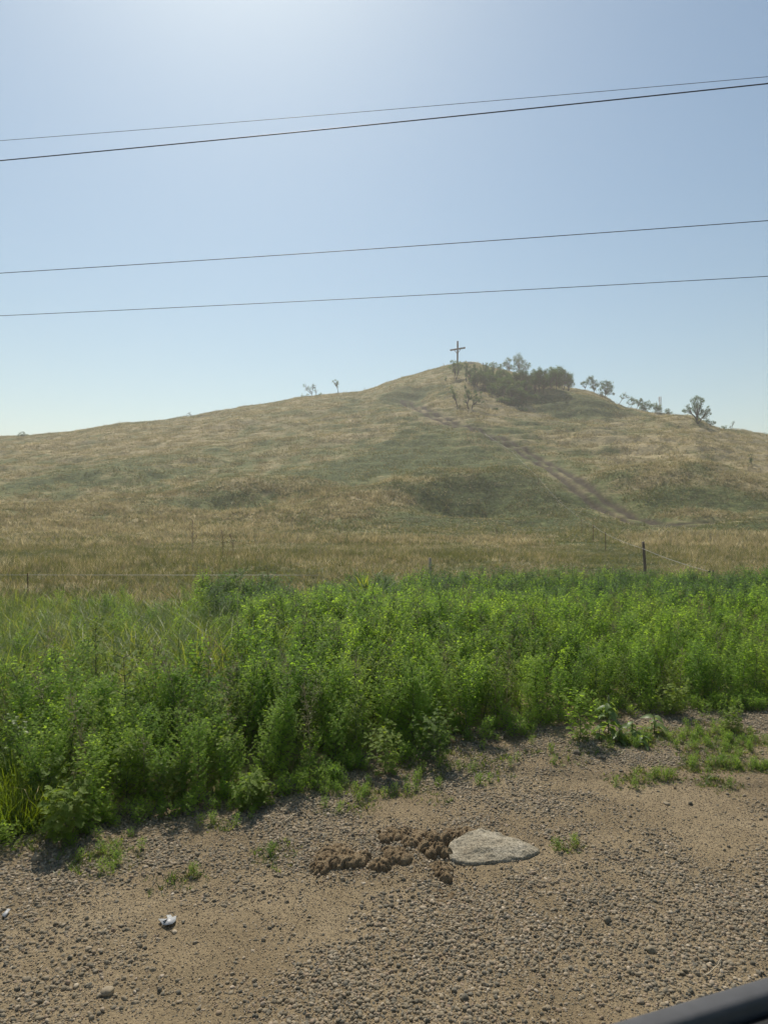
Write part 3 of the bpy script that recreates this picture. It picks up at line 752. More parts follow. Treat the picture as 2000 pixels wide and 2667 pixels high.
# ------------------------------------------------------------------ field and hillside grass
FD = [tuft_patch('dry_tufts_%s' % 'abc'[k], 500 + k, .75, 44, 8, .23, .014, [M['dry'], M['drygreen']], .4, .75, 2, .8, .55) for k in range(3)]
FG = [tuft_patch('green_tufts_%s' % 'abc'[k], 510 + k, .75, 40, 8, .17, .016, [M['drygreen'], M['dry']], .4, .6, 2, .7, .12) for k in range(3)]
HD = [tuft_patch('hill_dry_tufts_%s' % 'abc'[k], 520 + k, 1.9, 72, 8, .32, .036, [M['dry'], M['drygreen']], .4, .55, 2, .7, .3) for k in range(3)]
HG = [tuft_patch('hill_green_tufts_%s' % 'abc'[k], 530 + k, 1.9, 64, 8, .22, .038, [M['drygreen'], M['dry']], .45, .6, 2, .7, .15) for k in range(3)]
def polar_pts(r0, r1, step):
    xs_, ys_ = zone_points(step, -r1 * .72, r1 * .72, r0 * .8, r1)
    r = np.hypot(xs_, ys_); k = (np.abs(xs_ / ys_) < .66) & (r > r0) & (r < r1)
    return xs_[k], ys_[k]
def cover(r0, r1, step, dryv, greenv, nm, dsc, prob=1.0):
    x, y = polar_pts(r0, r1, step)
    k = (y > far_edge(x, y) - .8) & (rng.random(len(x)) < prob)
    x, y = x[k], y[k]
    tm, tw = track_mask(x, y); k = (tw < .2); x, y = x[k], y[k]
    g = greenness(x, y) + rng.normal(0, .12, len(x))
    z = ground_z(x, y)
    rt = slope_rot(x, y, ground_z, rng.uniform(0, 6.28, len(x)), dsc)
    var = dryv + greenv
    pick = np.where(g > .52, 3, 0) + rng.integers(0, 3, len(x))
    s_ = rng.uniform(.8, 1.2, len(x))
    hz = s_ * np.clip(1.25 - .5 * g + .9 * (fbm(x / 7, y / 7, 2) - .5), .5, 1.5)
    scatter(nm, var, np.stack([x, y, z], 1), rt, np.stack([s_, s_, hz], 1), pick, 'dry tan grass tufts mixed with green turf, growing over the %s' % ('flat field' if r0 < 40 else 'hillside'))
    return len(x)
n1 = cover(14.5, 48, .8, FD, FG, 'field_grass', .6)
n2 = cover(48, 110, 1.75, HD, HG, 'foothill_grass', 1.5)
n3 = cover(110, 290, 2.7, HD, HG, 'hillside_grass', 2.0)
print('patches', n1, n2, n3)

# ------------------------------------------------------------------ cross and trees on the hill
def gp(px, py):
    p = unproj(px, py, ground_z)[0]; return p
def upx(d): return d / FPX               # metres per photograph pixel at depth d

p = gp(1191, 953); s_ = upx(p[1])
cross = empty('summit_cross', (p[0], p[1], p[2] - .3))
tag(cross, 'tall dark timber cross with two short braces on top of the hill', 'cross')
zt = EYE + (1333 - 888) * s_ - p[2] + .3; zc = EYE + (1333 - 908.5) * s_ - p[2] + .3
mb = MB(); tl = 2.2 * s_
mb.box((0, 0, zt / 2), (.29, .29, zt / 2)); mb.V[-1][mb.V[-1][:, 2] > 1, 0] += tl * .3
obj('upright_beam', mb.mesh('upright_beam', [M['crosswood']]), cross)
yaw = math.atan2(-1.9, 2.5); cd = np.array([math.cos(yaw), math.sin(yaw), 0]); L = 3.15
mb = MB(); mb.box((tl * .25, -.0, zc), (L, .25, .25), yaw); obj('cross_beam', mb.mesh('cross_beam', [M['crosswood']]), cross)
for sg in (-1, 1):
    mb = MB(); a = cd * sg * 1.45 + np.array([0, 0, zc - .05]); b_ = np.array([cd[0] * sg * .1, cd[1] * sg * .1, zc - 1.7])
    mb.tube([a, b_], .11, 5); obj('brace', mb.mesh('brace', [M['crosswood']]), cross)

QUAD = (np.array([(0, -.32, 0), (.55, -.5, .06), (1, 0, 0), (.5, .42, -.05)], float), np.array([(0, 1, 2, 3)]))
def hill_tree(base, blobs, label, group=None, name='tree', trunks=None, dens_=1.0, leaf=1.75, depth=.8, seed=None, lim=1.0, bare=False, z_off=0.0, cat='tree'):
    """blobs: (px, py, r) of the crown in photograph pixels; trunks: list of px paths"""
    p = gp(*base); s_ = upx(p[1]); r_ = np.random.default_rng(seed if seed is not None else int(base[0] * 7 + base[1]))
    root = empty(name, (p[0], p[1], p[2] - .1)); tag(root, label, cat, group)
    def loc(px, py): return np.array([(px - base[0]) * s_, 0, (base[1] - py) * s_])
    mt = MB()
    cs = []
    W = max(b_[2] for b_ in blobs) if blobs else 8
    for (bx_, by_, br) in blobs:
        c_ = loc(bx_, by_); c_[1] = r_.uniform(-1, 1) * W * s_ * depth; cs.append((c_, br * s_))
    th = max([b_[0][2] for b_ in cs] + [1.0])
    r0 = max(.07, th * .028)
    if trunks is None:
        cen = np.mean([c_[0] for c_ in cs], 0); trunks_w = [np.array([(0, 0, -.3), (cen[0] * .25, 0, th * .22), (cen[0] * .7, cen[1] * .5, cen[2] * .8)])]
    else:
        trunks_w = [np.array([loc(*q) for q in tr]) for tr in trunks]
        for tw_ in trunks_w: tw_[0, 2] -= .3; tw_[:, 1] += np.linspace(0, 1, len(tw_)) * r_.uniform(-.5, .5)
    for tw_ in trunks_w:
        dd = dens(tw_, 4); dd[1:-1] += r_.normal(0, r0 * .35, dd[1:-1].shape)
        mt.tube(dd, np.linspace(r0, r0 * .4, len(dd)), 6)
    for (c_, br) in cs:
        ends = [min((tw_ for tw_ in trunks_w), key=lambda q: np.abs(q[-1] - c_).sum())]
        tw_ = dens(ends[0], 4); st_ = tw_[int(len(tw_) * .55)]
        for q in range(3):
            e_ = c_ + r_.normal(0, br * .55, 3)
            mid = (st_ + e_) / 2 + np.array([0, 0, -.08 * np.linalg.norm(e_ - st_)]) + r_.normal(0, .08 * br + .02, 3)
            mt.tube(bez(st_, mid, e_, 5), np.linspace(r0 * .45, r0 * .12, 5), 4)
            if bare:
                for q2 in range(4):
                    e2 = e_ + r_.normal(0, br * .8, 3) + (0, 0, br * .3); mt.tube([mid * .3 + e_ * .7, e2], [r0 * .16, r0 * .07], 3)
    obj('trunk', mt.mesh('trunk', [M['bark']], True), root)
    P = []; S = []; Nn = []
    for (c_, br) in cs:
        k = int(max(16, dens_ * 4.6 * (br / (leaf * s_)) ** 2 * 3.4))
        # leaf clumps gathered in smaller knots so gaps stay open
        kn = max(5, int(k / 16)); kd = r_.normal(size=(kn, 3)); kd /= np.linalg.norm(kd, axis=1)[:, None]
        kc = c_ + kd * br * (r_.uniform(.25, 1.0, kn) ** .5)[:, None]
        w_ = r_.integers(0, kn, k)
        P.append(kc[w_] + r_.normal(0, br * .19 + .3 * leaf * s_, (k, 3))); S.append(leaf * s_ * r_.uniform(.6, 1.35, k))
    P = np.vstack(P); S = np.concatenate(S)
    P[:, 2] = np.maximum(P[:, 2], .05)
    D = r_.normal(size=P.shape); D[:, 2] = D[:, 2] * .6; N_ = r_.normal(size=P.shape) + (0, 0, .8)
    mc = MB(); mc.place(QUAD[0], QUAD[1], P, D, N_, S, 0)
    obj('crown', mc.mesh('crown', [M['treeleaf']]), root)
    return root

G1 = 'trees of the hilltop grove'
hill_tree((1188, 990), [(1176, 946, 6), (1186, 944, 7), (1198, 946, 6), (1182, 955, 9), (1194, 958, 9), (1188, 966, 8), (1174, 956, 5), (1203, 952, 4)], 'vase shaped tree on the slope directly below the cross', G1, trunks=[[(1188, 990), (1186, 976), (1184, 960)], [(1187, 990), (1191, 975), (1194, 960)], [(1184, 990), (1182, 978)]])
hill_tree((1214, 994), [(1214, 946, 6), (1213, 958, 6), (1216, 968, 5), (1212, 978, 4)], 'slim upright tree just right of the tree below the cross', G1, trunks=[[(1214, 994), (1213, 975), (1215, 955)]])
hill_tree((1160, 994), [(1160, 984, 4), (1161, 990, 3)], 'tiny bush on the bare slope left of the grove', None, 'bush', cat='bush')
hill_tree((1238, 1004), [(1236, 950, 5), (1238, 962, 7), (1232, 975, 7), (1243, 978, 8), (1237, 988, 7)], 'tall thin tree at the left end of the dense grove', G1)
hill_tree((1242, 1009), [(1242, 985, 8), (1250, 990, 8), (1236, 994, 6), (1246, 975, 8)], 'low tree with a bare lower trunk at the left end of the grove', G1)
for k, (bx_, by_, tp, wd, lab) in enumerate([(1265, 962, 943, 9, 'small tree poking above the skyline just right of the dark marker post'), (1283, 963, 942, 10, 'second small skyline tree between the marker post and the tallest tree'), (1300, 965, 948, 9, 'third and lowest small skyline tree beside the tallest tree')]):
    hill_tree((bx_, by_ + 14), [(bx_ - 3, tp + 7, wd * .55), (bx_ + 4, tp + 9, wd * .6), (bx_, tp + 17, wd * .7), (bx_ + 1, tp + 3, 3)], lab, G1)
hill_tree((1350, 968), [(1318, 938, 8), (1325, 930, 6), (1312, 944, 5), (1326, 948, 8), (1322, 957, 7), (1342, 928, 8), (1352, 922, 8), (1356, 934, 10), (1345, 940, 9), (1366, 944, 9), (1376, 944, 6), (1372, 953, 7), (1352, 952, 9), (1348, 962, 6), (1338, 950, 7)],
          'tallest tree of the hill, open crowned, rising above the grove', G1, trunks=[[(1350, 970), (1351, 955), (1352, 938)], [(1326, 970), (1325, 955), (1320, 942)], [(1350, 966), (1362, 955), (1370, 948)]], dens_=.9)
grove = [(1262, 1012, 976, 13), (1278, 1018, 970, 15), (1296, 1010, 966, 14), (1268, 1004, 966, 12), (1300, 1024, 982, 15), (1318, 1006, 962, 14), (1322, 1022, 984, 15), (1338, 1010, 966, 14), (1345, 1030, 992, 15), (1358, 1012, 966, 14), (1372, 1008, 964, 14),
         (1368, 1030, 988, 14), (1388, 1012, 962, 14), (1392, 1026, 985, 14), (1405, 1012, 960, 14), (1420, 1010, 960, 15), (1415, 1022, 978, 13), (1436, 1010, 962, 15), (1280, 1034, 996, 10), (1330, 1040, 1004, 14), (1310, 1036, 1000, 12), (1355, 1044, 1010, 14), (1432, 1016, 957, 15), (1448, 1014, 960, 15), (1464, 1015, 962, 14), (1479, 1016, 972, 12), (1404, 1022, 958, 15), (1222, 1000, 952, 8), (1250, 1002, 955, 11), (1233, 1012, 968, 10), (1262, 992, 954, 11), (1284, 1000, 958, 12)]
ORD = ['first', 'second', 'third', 'fourth', 'fifth', 'sixth', 'seventh', 'eighth', 'ninth', 'tenth', 'eleventh', 'twelfth', 'thirteenth', 'fourteenth', 'fifteenth', 'sixteenth', 'seventeenth', 'eighteenth', 'nineteenth', 'twentieth', 'twenty-first', 'twenty-second', 'twenty-third', 'twenty-fourth', 'twenty-fifth', 'twenty-sixth']
glab = {}
for rown, sel_ in (('upper edge', [g_ for g_ in grove if g_[2] < 975]), ('lower edge', [g_ for g_ in grove if g_[2] >= 975])):
    for k_, g_ in enumerate(sorted(sel_)): glab[g_[:3]] = '%s round dark crown from the left along the %s of the dense grove' % (ORD[k_], rown)
for bx_, by_, tp, wd in grove:
    h_ = by_ - tp
    r_ = np.random.default_rng(bx_)
    bl = [(bx_ + r_.uniform(-.85, .85) * wd, tp + h_ * r_.uniform(.14, .72), wd * r_.uniform(.42, .62)) for _ in range(9)] + [(bx_, tp + wd * .4, wd * .42)]
    hill_tree((bx_, by_), bl, glab[(bx_, by_, tp)], G1)
hill_tree((1455, 1011), [(1446, 966, 10), (1458, 962, 9), (1470, 970, 10), (1482, 978, 9), (1488, 990, 7), (1475, 985, 10), (1460, 982, 11), (1446, 985, 10), (1492, 1000, 5), (1480, 998, 6)], 'wide domed tree closing the right end of the dense grove', G1, trunks=[[(1455, 1013), (1457, 1000), (1460, 985)], [(1466, 1013), (1470, 1000), (1474, 988)], [(1480, 1014), (1482, 1004), (1480, 995)]])
hill_tree((1454, 956 + 54), [(1452, 957, 5), (1458, 960, 5)], 'leafy treetop rising a little above the domed tree at the right end of the grove', G1)
for (bx_, by_, w_, h_, lab) in [(1322, 1056, 26, 20, 'dark spreading bush at the foot of the grove'), (1385, 1040, 22, 12, 'flat dark thicket bush right of the foot of the grove'), (1350, 1050, 18, 14, 'dark bush in the middle of the grove foot'), (1305, 1048, 12, 10, 'small bush left of the dark spreading one at the foot of the grove'), (1360, 1072, 14, 9, 'faint low scrub below the dark spreading bush'), (1262, 1022, 12, 12, 'low bush under the left half of the grove'), (1290, 1068, 7, 6, 'tiny scrub right of the forked tree below the grove')]:
    hill_tree((bx_, by_), [(bx_ + k * w_ * .28, by_ - h_ * (.45 + .2 * ((k * 7) % 3 - 1)), h_ * .5) for k in (-3, -2, -1, 0, 1, 2, 3)], lab, None, 'bush', cat='bush', depth=.4)
hill_tree((1191, 1057), [(1176, 1010, 5), (1178, 1020, 6), (1182, 1028, 6), (1187, 1034, 6), (1180, 1032, 4)], 'leaning narrow tree on the slope left of the forked tree', None, trunks=[[(1191, 1058), (1187, 1044), (1182, 1030)]])
hill_tree((1222, 1066), [(1212, 1008, 5), (1216, 1018, 6), (1222, 1024, 6), (1214, 1034, 7), (1226, 1036, 6), (1236, 1022, 5), (1240, 1032, 6), (1246, 1042, 6), (1252, 1034, 4), (1257, 1048, 4), (1234, 1044, 6), (1210, 1044, 4), (1252, 1022, 3)],
          'forked two stemmed tree standing alone below the grove', None, trunks=[[(1220, 1066), (1217, 1052), (1212, 1042)], [(1224, 1067), (1232, 1054), (1242, 1046)], [(1217, 1052), (1220, 1040), (1222, 1028)]])
hill_tree((1197, 1062), [(1198, 1056, 3)], 'bare little shrub at the foot of the leaning narrow tree', None, 'bush', bare=True, cat='bush')
G2 = 'trees stepping down the right ridge'
hill_tree((1524, 1020), [(1518, 1000, 6), (1528, 996, 7), (1536, 986, 7), (1541, 982, 6), (1540, 994, 8), (1550, 998, 7), (1554, 1004, 5), (1545, 1008, 6), (1549, 1014, 5), (1514, 999, 3)], 'twin stemmed tree, first of the ridge trees right of the grove', G2, trunks=[[(1520, 1018), (1524, 1010), (1528, 1002)], [(1547, 1026), (1546, 1014), (1543, 1002)]])
hill_tree((1574, 1037), [(1566, 1000, 7), (1576, 998, 8), (1584, 994, 6), (1593, 1002, 7), (1586, 1008, 9), (1574, 1010, 9), (1590, 1018, 7), (1578, 1022, 7), (1566, 1024, 5), (1597, 1026, 4), (1563, 1014, 4)], 'round open tree, second of the ridge trees right of the grove', G2, trunks=[[(1574, 1038), (1576, 1026), (1580, 1012)], [(1572, 1038), (1566, 1032), (1562, 1026)]])
hill_tree((1608, 1053), [(1624, 1026, 4), (1630, 1030, 4), (1634, 1034, 3), (1616, 1032, 3), (1621, 1036, 3)], 'thin half bare tree bent to the right on the ridge', G2, trunks=[[(1608, 1054), (1617, 1043), (1622, 1034), (1626, 1028)]], dens_=.7, bare=True)
hill_tree((1636, 1064), [(1640, 1042, 5), (1648, 1040, 6), (1654, 1046, 6), (1645, 1050, 5), (1634, 1046, 3)], 'small leaning tree with a bare fork beside the thin bent one', G2, trunks=[[(1635, 1064), (1637, 1054), (1634, 1046)], [(1637, 1064), (1646, 1054), (1650, 1046)]])
hill_tree((1655, 1068), [(1660, 1044, 4), (1667, 1040, 4), (1668, 1047, 6), (1664, 1052, 5)], 'slender tree leaning right in the middle of the ridge row', G2, trunks=[[(1653, 1069), (1660, 1058), (1666, 1048)]])
hill_tree((1679, 1071), [(1672, 1058, 8), (1684, 1050, 7), (1678, 1054, 9), (1688, 1060, 7), (1674, 1064, 6), (1684, 1064, 7)], 'dense round bush tree left of the telecom mast', G2)
hill_tree((1712, 1075), [(1703, 1060, 6), (1698, 1054, 4), (1708, 1052, 6), (1716, 1058, 8), (1706, 1066, 7), (1718, 1066, 6)], 'dense low tree in front of the telecom mast', G2)
hill_tree((1738, 1077), [(1733, 1070, 5), (1740, 1065, 4), (1746, 1072, 4), (1738, 1072, 5)], 'small round bush just right of the telecom mast', None, 'bush', cat='bush')
hill_tree((1815, 1103), [(1786, 1066, 6), (1791, 1055, 5), (1781, 1070, 5), (1796, 1066, 6), (1806, 1040, 7), (1812, 1036, 6), (1822, 1042, 8), (1828, 1040, 5), (1810, 1052, 9), (1822, 1056, 9), (1812, 1066, 8), (1822, 1074, 8), (1832, 1072, 7), (1840, 1066, 6), (1844, 1060, 4), (1842, 1076, 6), (1834, 1084, 6), (1818, 1086, 6), (1814, 1095, 5)],
          'large solitary tree with a wide forked crown on the right ridge', None, trunks=[[(1815, 1104), (1814, 1085), (1814, 1062)], [(1815, 1100), (1828, 1088), (1838, 1076)], [(1814, 1088), (1800, 1077), (1788, 1072)]])
hill_tree((1850, 1106), [(1842, 1092, 5), (1850, 1096, 6), (1856, 1100, 5), (1838, 1096, 4)], 'low bush tucked behind the large solitary tree', None, 'bush', cat='bush')
hill_tree((1886, 1113), [(1882, 1107, 4), (1887, 1106, 4), (1890, 1110, 3)], 'small dark bush on the ridge near the right edge', None, 'bush', cat='bush')
hill_tree((1903, 1118), [(1900, 1110, 3), (1906, 1102, 3), (1910, 1098, 2)], 'twiggy half dead bush at the far right of the ridge', None, 'bush', bare=True, cat='bush', dens_=.5, trunks=[[(1902, 1118), (1906, 1108), (1911, 1098)], [(1902, 1118), (1899, 1110)]])
hill_tree((1955, 1208), [(1952, 1186, 4), (1955, 1194, 5), (1953, 1202, 4), (1958, 1182, 2)], 'lone grey green sapling in the dry grass of the right slope', None, cat='tree', dens_=.6)
# left ridge
hill_tree((812, 1031), [(794, 1003, 4), (802, 1007, 4), (808, 1010, 4), (813, 1005, 4), (817, 1001, 3), (820, 1010, 4), (823, 1016, 4), (798, 1014, 3)], 'sparse wind thinned tree left of the small leaning one on the left ridge', None, trunks=[[(812, 1031), (812, 1022), (806, 1014)], [(812, 1024), (815, 1014), (817, 1006)], [(822, 1030), (823, 1022), (821, 1014)], [(811, 1023), (800, 1015), (793, 1014)]], dens_=.45, bare=True, leaf=1.3)
hill_tree((882, 1023), [(868, 991, 3), (873, 989, 3), (878, 992, 3), (872, 996, 3), (878, 998, 4), (880, 994, 3), (877, 1003, 3), (880, 1005, 2)], 'small tree with a bare leaning stem on the left ridge', None, trunks=[[(882, 1023), (880, 1013), (876, 1003), (870, 993)]], dens_=.8, leaf=1.3)
hill_tree((800, 1032), [(788, 1030, 3), (794, 1029, 3), (801, 1027, 4), (806, 1031, 3)], 'low scrub at the foot of the sparse tree', None, 'bush', cat='bush', depth=.3)
hill_tree((835, 1029), [(830, 1028, 3), (836, 1026, 3), (826, 1029, 2)], 'dark tuft of scrub right of the sparse tree', None, 'bush', cat='bush', depth=.3)
hill_tree((60, 1138), [(54, 1132, 5), (61, 1127, 5), (67, 1132, 5), (60, 1133, 5), (71, 1135, 3)], 'round bush on the skyline at the far left', None, 'bush', cat='bush')
hill_tree((488, 1085), [(480, 1083, 2), (498, 1082, 2), (506, 1081, 2), (470, 1086, 2)], 'dead branched snag lying on the left ridge', None, 'dead_tree', bare=True, cat='dead tree', dens_=.4, trunks=[[(482, 1085), (488, 1077), (492, 1074), (499, 1075)], [(499, 1085), (496, 1078), (492, 1074)], [(492, 1075), (498, 1071)]])
# dark marker post, slab, leaning stick, small ridge post
def stick(name, base, tip, r_px, label, cat, mat, extra=0):
    p = gp(*base); s_ = upx(p[1]); mb = MB()
    a = np.array([0, 0, -.4]); b_ = np.array([(tip[0] - base[0]) * s_, 0, (base[1] - tip[1]) * s_ + .1])
    mb.tube(dens([a, (a + b_) / 2 + (0.02, 0, 0), b_], 3), np.linspace(r_px * s_ * 1.05, r_px * s_ * .9, 7), 7)
    o_ = obj(name, mb.mesh(name, [mat]), None, tuple(p)); tag(o_, label, cat); return o_
stick('marker_post', (1258, 953), (1257, 945), 1.3, 'short dark post on the crest between the cross and the grove', 'post', M['crosswood'])
stick('leaning_pole', (1158, 952), (1154, 945), .5, 'thin slanting stick on the crest left of the cross', 'pole', M['rust'])
stick('ridge_post', (950, 1015), (949, 1008), .6, 'tiny upright post where the left ridge starts to climb', 'post', M['wood'])
p = gp(1226, 947); mb = MB(); mb.box((0, 0, .25), (1.3, .6, .14), .1); mb.box((-.8, 0, 0), (.14, .4, .3), .1); mb.box((.8, 0, 0), (.14, .4, .3), .1)
tag(obj('stone_bench', mb.mesh('stone_bench', [M['slab']]), None, tuple(p)), 'low pale stone bench on the crest right of the cross', 'bench')
# telecom mast beyond the ridge
d = 330.0; zt = EYE + (1333 - 1032) * upx(d); xm = (1718 - 1000) * upx(d); zb = float(ground_z(np.array([xm]), np.array([d]))[0]) - .5
mast = empty('telecom_mast', (xm, d, zb)); tag(mast, 'steel telecom mast with pale antenna panels beyond the ridge', 'mast')
H_ = zt - zb; mb = MB(); 
for k in range(3):
    a = k * 2.094; mb.tube([(math.cos(a) * .8, math.sin(a) * .8, 0), (math.cos(a) * .4, math.sin(a) * .4, H_)], .07, 5)
nb = int(H_ / 1.2)
for k in range(nb):
    z0_, z1_ = k * H_ / nb, (k + 1) * H_ / nb; r0_, r1_ = .8 - .4 * k / nb, .8 - .4 * (k + 1) / nb
    for q in range(3):
        a, b_ = q * 2.094, (q + 1) * 2.094
        mb.tube([(math.cos(a) * r0_, math.sin(a) * r0_, z0_), (math.cos(b_) * r1_, math.sin(b_) * r1_, z1_)], .03, 3)
obj('lattice', mb.mesh('lattice', [M['steel']]), mast)
for k in range(5):
    a = k * 1.2566 + .3; mb = MB(); hh = 1.25 if k < 3 else .8; zz_ = H_ - 1.3 if k < 3 else H_ - 3.6
    mb.box((math.cos(a) * .55, math.sin(a) * .55, zz_), (.10, .17, hh), a); mb.tube([(math.cos(a) * .35, math.sin(a) * .35, zz_), (math.cos(a) * .7, math.sin(a) * .7, zz_)], .05, 4)
    obj('antenna_panel', mb.mesh('antenna_panel', [M['steel']]), mast)

# ------------------------------------------------------------------ fences
def wpt(px, py, d): return np.array([(px - 1000) * upx(d), d, EYE - (py - 1333) * upx(d)])
def gz1(x, y): return float(ground_z(np.array([float(x)]), np.array([float(y)]))[0])
def post_part(parent, name, px, top, d, r, mat, lean=0.0, k=8):
    t_ = wpt(px, top, d); g_ = gz1(t_[0], d) - .35; mb = MB()
    base = np.array([t_[0] + lean, d, g_])
    pts = dens([base, (base + t_) / 2 + (.01, 0, 0), t_], 3)
    mb.tube(pts, np.linspace(r, r * .88, len(pts)), k)
    return obj(name, mb.mesh(name, [mat]), parent), t_
fence = empty('wire_fence', (9.15, 24, -.3))
tag(fence, 'single wire fence on dark posts running back to the hill path', 'fence')
def local(o_, root):
    o_.data.transform(Matrix.Translation(-root.location)); return o_
pA, tA = post_part(fence, 'post', 1674, 1410, 24, .052, M['wood'], .10); local(pA, fence); pA['label'] = 'thick dark wooden post leaning slightly left'
pB, tB = post_part(fence, 'post', 1855, 1485, 18.6, .035, M['wood'], .06); local(pB, fence); pB['label'] = 'short leaning stake at the near end of the wire'
tops = []
for px_, tp_, d_ in ((1576, 1386, 40), (1544, 1365, 50), (1514, 1350, 62)):
    q_, t_ = post_part(fence, 'post', px_, tp_, d_, .022, M['rust'], 0, 5); local(q_, fence); tops.append(t_)
for px_, py_ in ((1452, 1318), (1402, 1258), (1332, 1186), (1262, 1140)):
    p_ = gp(px_, py_); mb = MB(); mb.tube([p_ + (0, 0, -.3), p_ + (0, 0, .95)], .025, 5); local(obj('post', mb.mesh('post', [M['rust']]), fence), fence); tops.append(p_ + (0, 0, .85))
wp = [wpt(1858, 1491, 18.6), wpt(1672, 1428, 24)] + [t_ + (0, 0, -.06) for t_ in tops]
mb = MB()
for a, b_ in zip(wp[:-1], wp[1:]):
    t_ = np.linspace(0, 1, 9)[:, None]; seg = a * (1 - t_) + b_ * t_; seg[:, 2] -= (4 * t_ * (1 - t_) * .05)[:, 0]
    rr_ = np.maximum(.006, np.linalg.norm(seg[:, :2], axis=1) * .00011); mb.tube(seg, rr_, 4)
local(obj('wire', mb.mesh('wire', [M['wire']]), fence), fence)
mb = MB(); a = wpt(1845, 1488, 18.6); mb.box(a, (.03, .02, .015)); local(obj('insulator', mb.mesh('insulator', [M['trim']]), fence), fence)
f2 = empty('wire_fence', (-9.6, 18.5, -.3)); tag(f2, 'thin straight wire strung from a rusty steel stake at left', 'fence')
q_, t_ = post_part(f2, 'post', 73, 1492, 18.5, .015, M['rust'], .0, 6); local(q_, f2)
mb = MB(); a = wpt(-260, 1497, 18.5); b_ = wpt(72, 1497, 18.5); c_ = wpt(830, 1497.5, 19.5)
mb.tube(dens([a, b_, c_], 8), .0055, 4); local(obj('wire', mb.mesh('wire', [M['wire']]), f2), f2)
q_, t_ = post_part(None, 'wooden_post', 1119.5, 1452, 19.0, .042, M['palewood'], .0, 10)
tag(q_, 'pale round wooden post with a flat top behind the weeds', 'post')

# dead stalks standing in the field
def stalk(px, py_top, py_base, label, seed, d=None):
    p = gp(px, py_base) if d is None else np.array([(px - 1000) * upx(d), d, gz1((px - 1000) * upx(d), d)])
    s_ = upx(p[1]); H_ = EYE - (py_top - 1333) * s_ - p[2]; r_ = np.random.default_rng(seed); mb = MB()
    st = bez(np.array([0, 0, -.1]), np.array([r_.normal(0, .04), 0, H_ * .5]), np.array([r_.normal(0, .06), 0, H_]), 7)
    mb.tube(st, np.linspace(.018, .008, 7), 5)
    for q in range(int(14)):
        f = .35 + .65 * q / 14; b0 = np.array([np.interp(f, np.linspace(0, 1, 7), st[:, w_]) for w_ in range(3)])
        a = r_.uniform(0, 6.28); L_ = (1.1 - f) * .45 * H_ * .6 + .06
        e_ = b0 + np.array([math.cos(a) * L_ * .6, math.sin(a) * L_ * .6, L_ * .8]); mb.tube([b0, e_], [.007, .005], 4)
        mb.tube([e_, e_ + (0, 0, .05)], [.022, .012], 5)
    tag(obj('dead_stalk', mb.mesh('dead_stalk', [M['straw']]), None, tuple(p)), label, 'dead plant', 'dead stalks standing in the field')
stalk(501, 1355, 1445, 'tallest dead branched stalk in the dry field', 1)
stalk(581, 1383, 1445, 'dead stalk right of the tallest one in the field', 2)
stalk(607, 1392, 1442, 'shorter dead stalk, third of the close trio in the field', 3)
stalk(324, 1322, 1370, 'faint thin stalk at the foot of the left hillside', 4)
stalk(228, 1116, 1152, 'slender lone stalk high on the left slope', 5)
stalk(64, 1302, 1330, 'small stalk at the foot of the slope by the left edge', 6)
stalk(1293, 1378, 1400, 'small dark stalk in the dry field in front of the hollow', 7)

# ------------------------------------------------------------------ power lines
def cable(yL, yR, dL, dR, r, label, sag):
    a = wpt(0, yL, dL); b_ = wpt(2000, yR, dR); v = b_ - a; ts = np.linspace(-4.5, 5.5, 121); pts = a + ts[:, None] * v
    pts[:, 2] += sag * ((ts - .5) ** 2 - .25)
    mb = MB(); mb.tube(pts, r, 6)
    tag(obj('overhead_cable', mb.mesh('overhead_cable', [M['cable']], True)), label, 'cable', 'overhead cables')
cable(366, 199, 14.2, 11.6, .0045, 'thin topmost cable crossing the sky just above the thick one', .10)
cable(418, 217, 14.0, 11.4, .0105, 'thick twisted cable, second from the top of the sky', .10)
cable(711, 574, 14.0, 11.4, .0065, 'third cable down, across the middle of the sky', .09)
cable(822, 719, 14.0, 11.4, .0055, 'lowest cable, nearest above the hilltop', .08)

# ------------------------------------------------------------------ dung, slab of rock, litter
m, t, n, l = new_mat('dried_dung'); tc = n.new('ShaderNodeTexCoord')
a1 = noise(n, l, 18, 5, .65, tc.outputs['Object']); a2 = noise(n, l, 130, 3, .7, tc.outputs['Object'])
r1 = ramp(n, [(.3, (.14, .10, .058)), (.5, (.225, .165, .098)), (.7, (.32, .245, .15))]); l.new(a1.outputs['Fac'], r1.inputs['Fac'])
r2 = ramp(n, [(.35, (.6, .6, .6)), (.55, (1, 1, 1)), (.72, (1.9, 1.75, 1.5))]); l.new(a2.outputs['Fac'], r2.inputs['Fac'])
c = mixc(n, l, 1.0, r1.outputs['Color'], r2.outputs['Color'], 'MULTIPLY')
b = n.new('ShaderNodeBsdfPrincipled'); b.inputs['Roughness'].default_value = .95; b.inputs['Specular IOR Level'].default_value = .1
l.new(c, b.inputs['Base Color'])
bp = n.new('ShaderNodeBump'); bp.inputs['Strength'].default_value = 1; bp.inputs['Distance'].default_value = .012
l.new(a2.outputs['Fac'], bp.inputs['Height']); l.new(bp.outputs[0], b.inputs['Normal'])
o = n.new('ShaderNodeOutputMaterial'); l.new(b.outputs[0], o.inputs['Surface']); M['dung'] = m
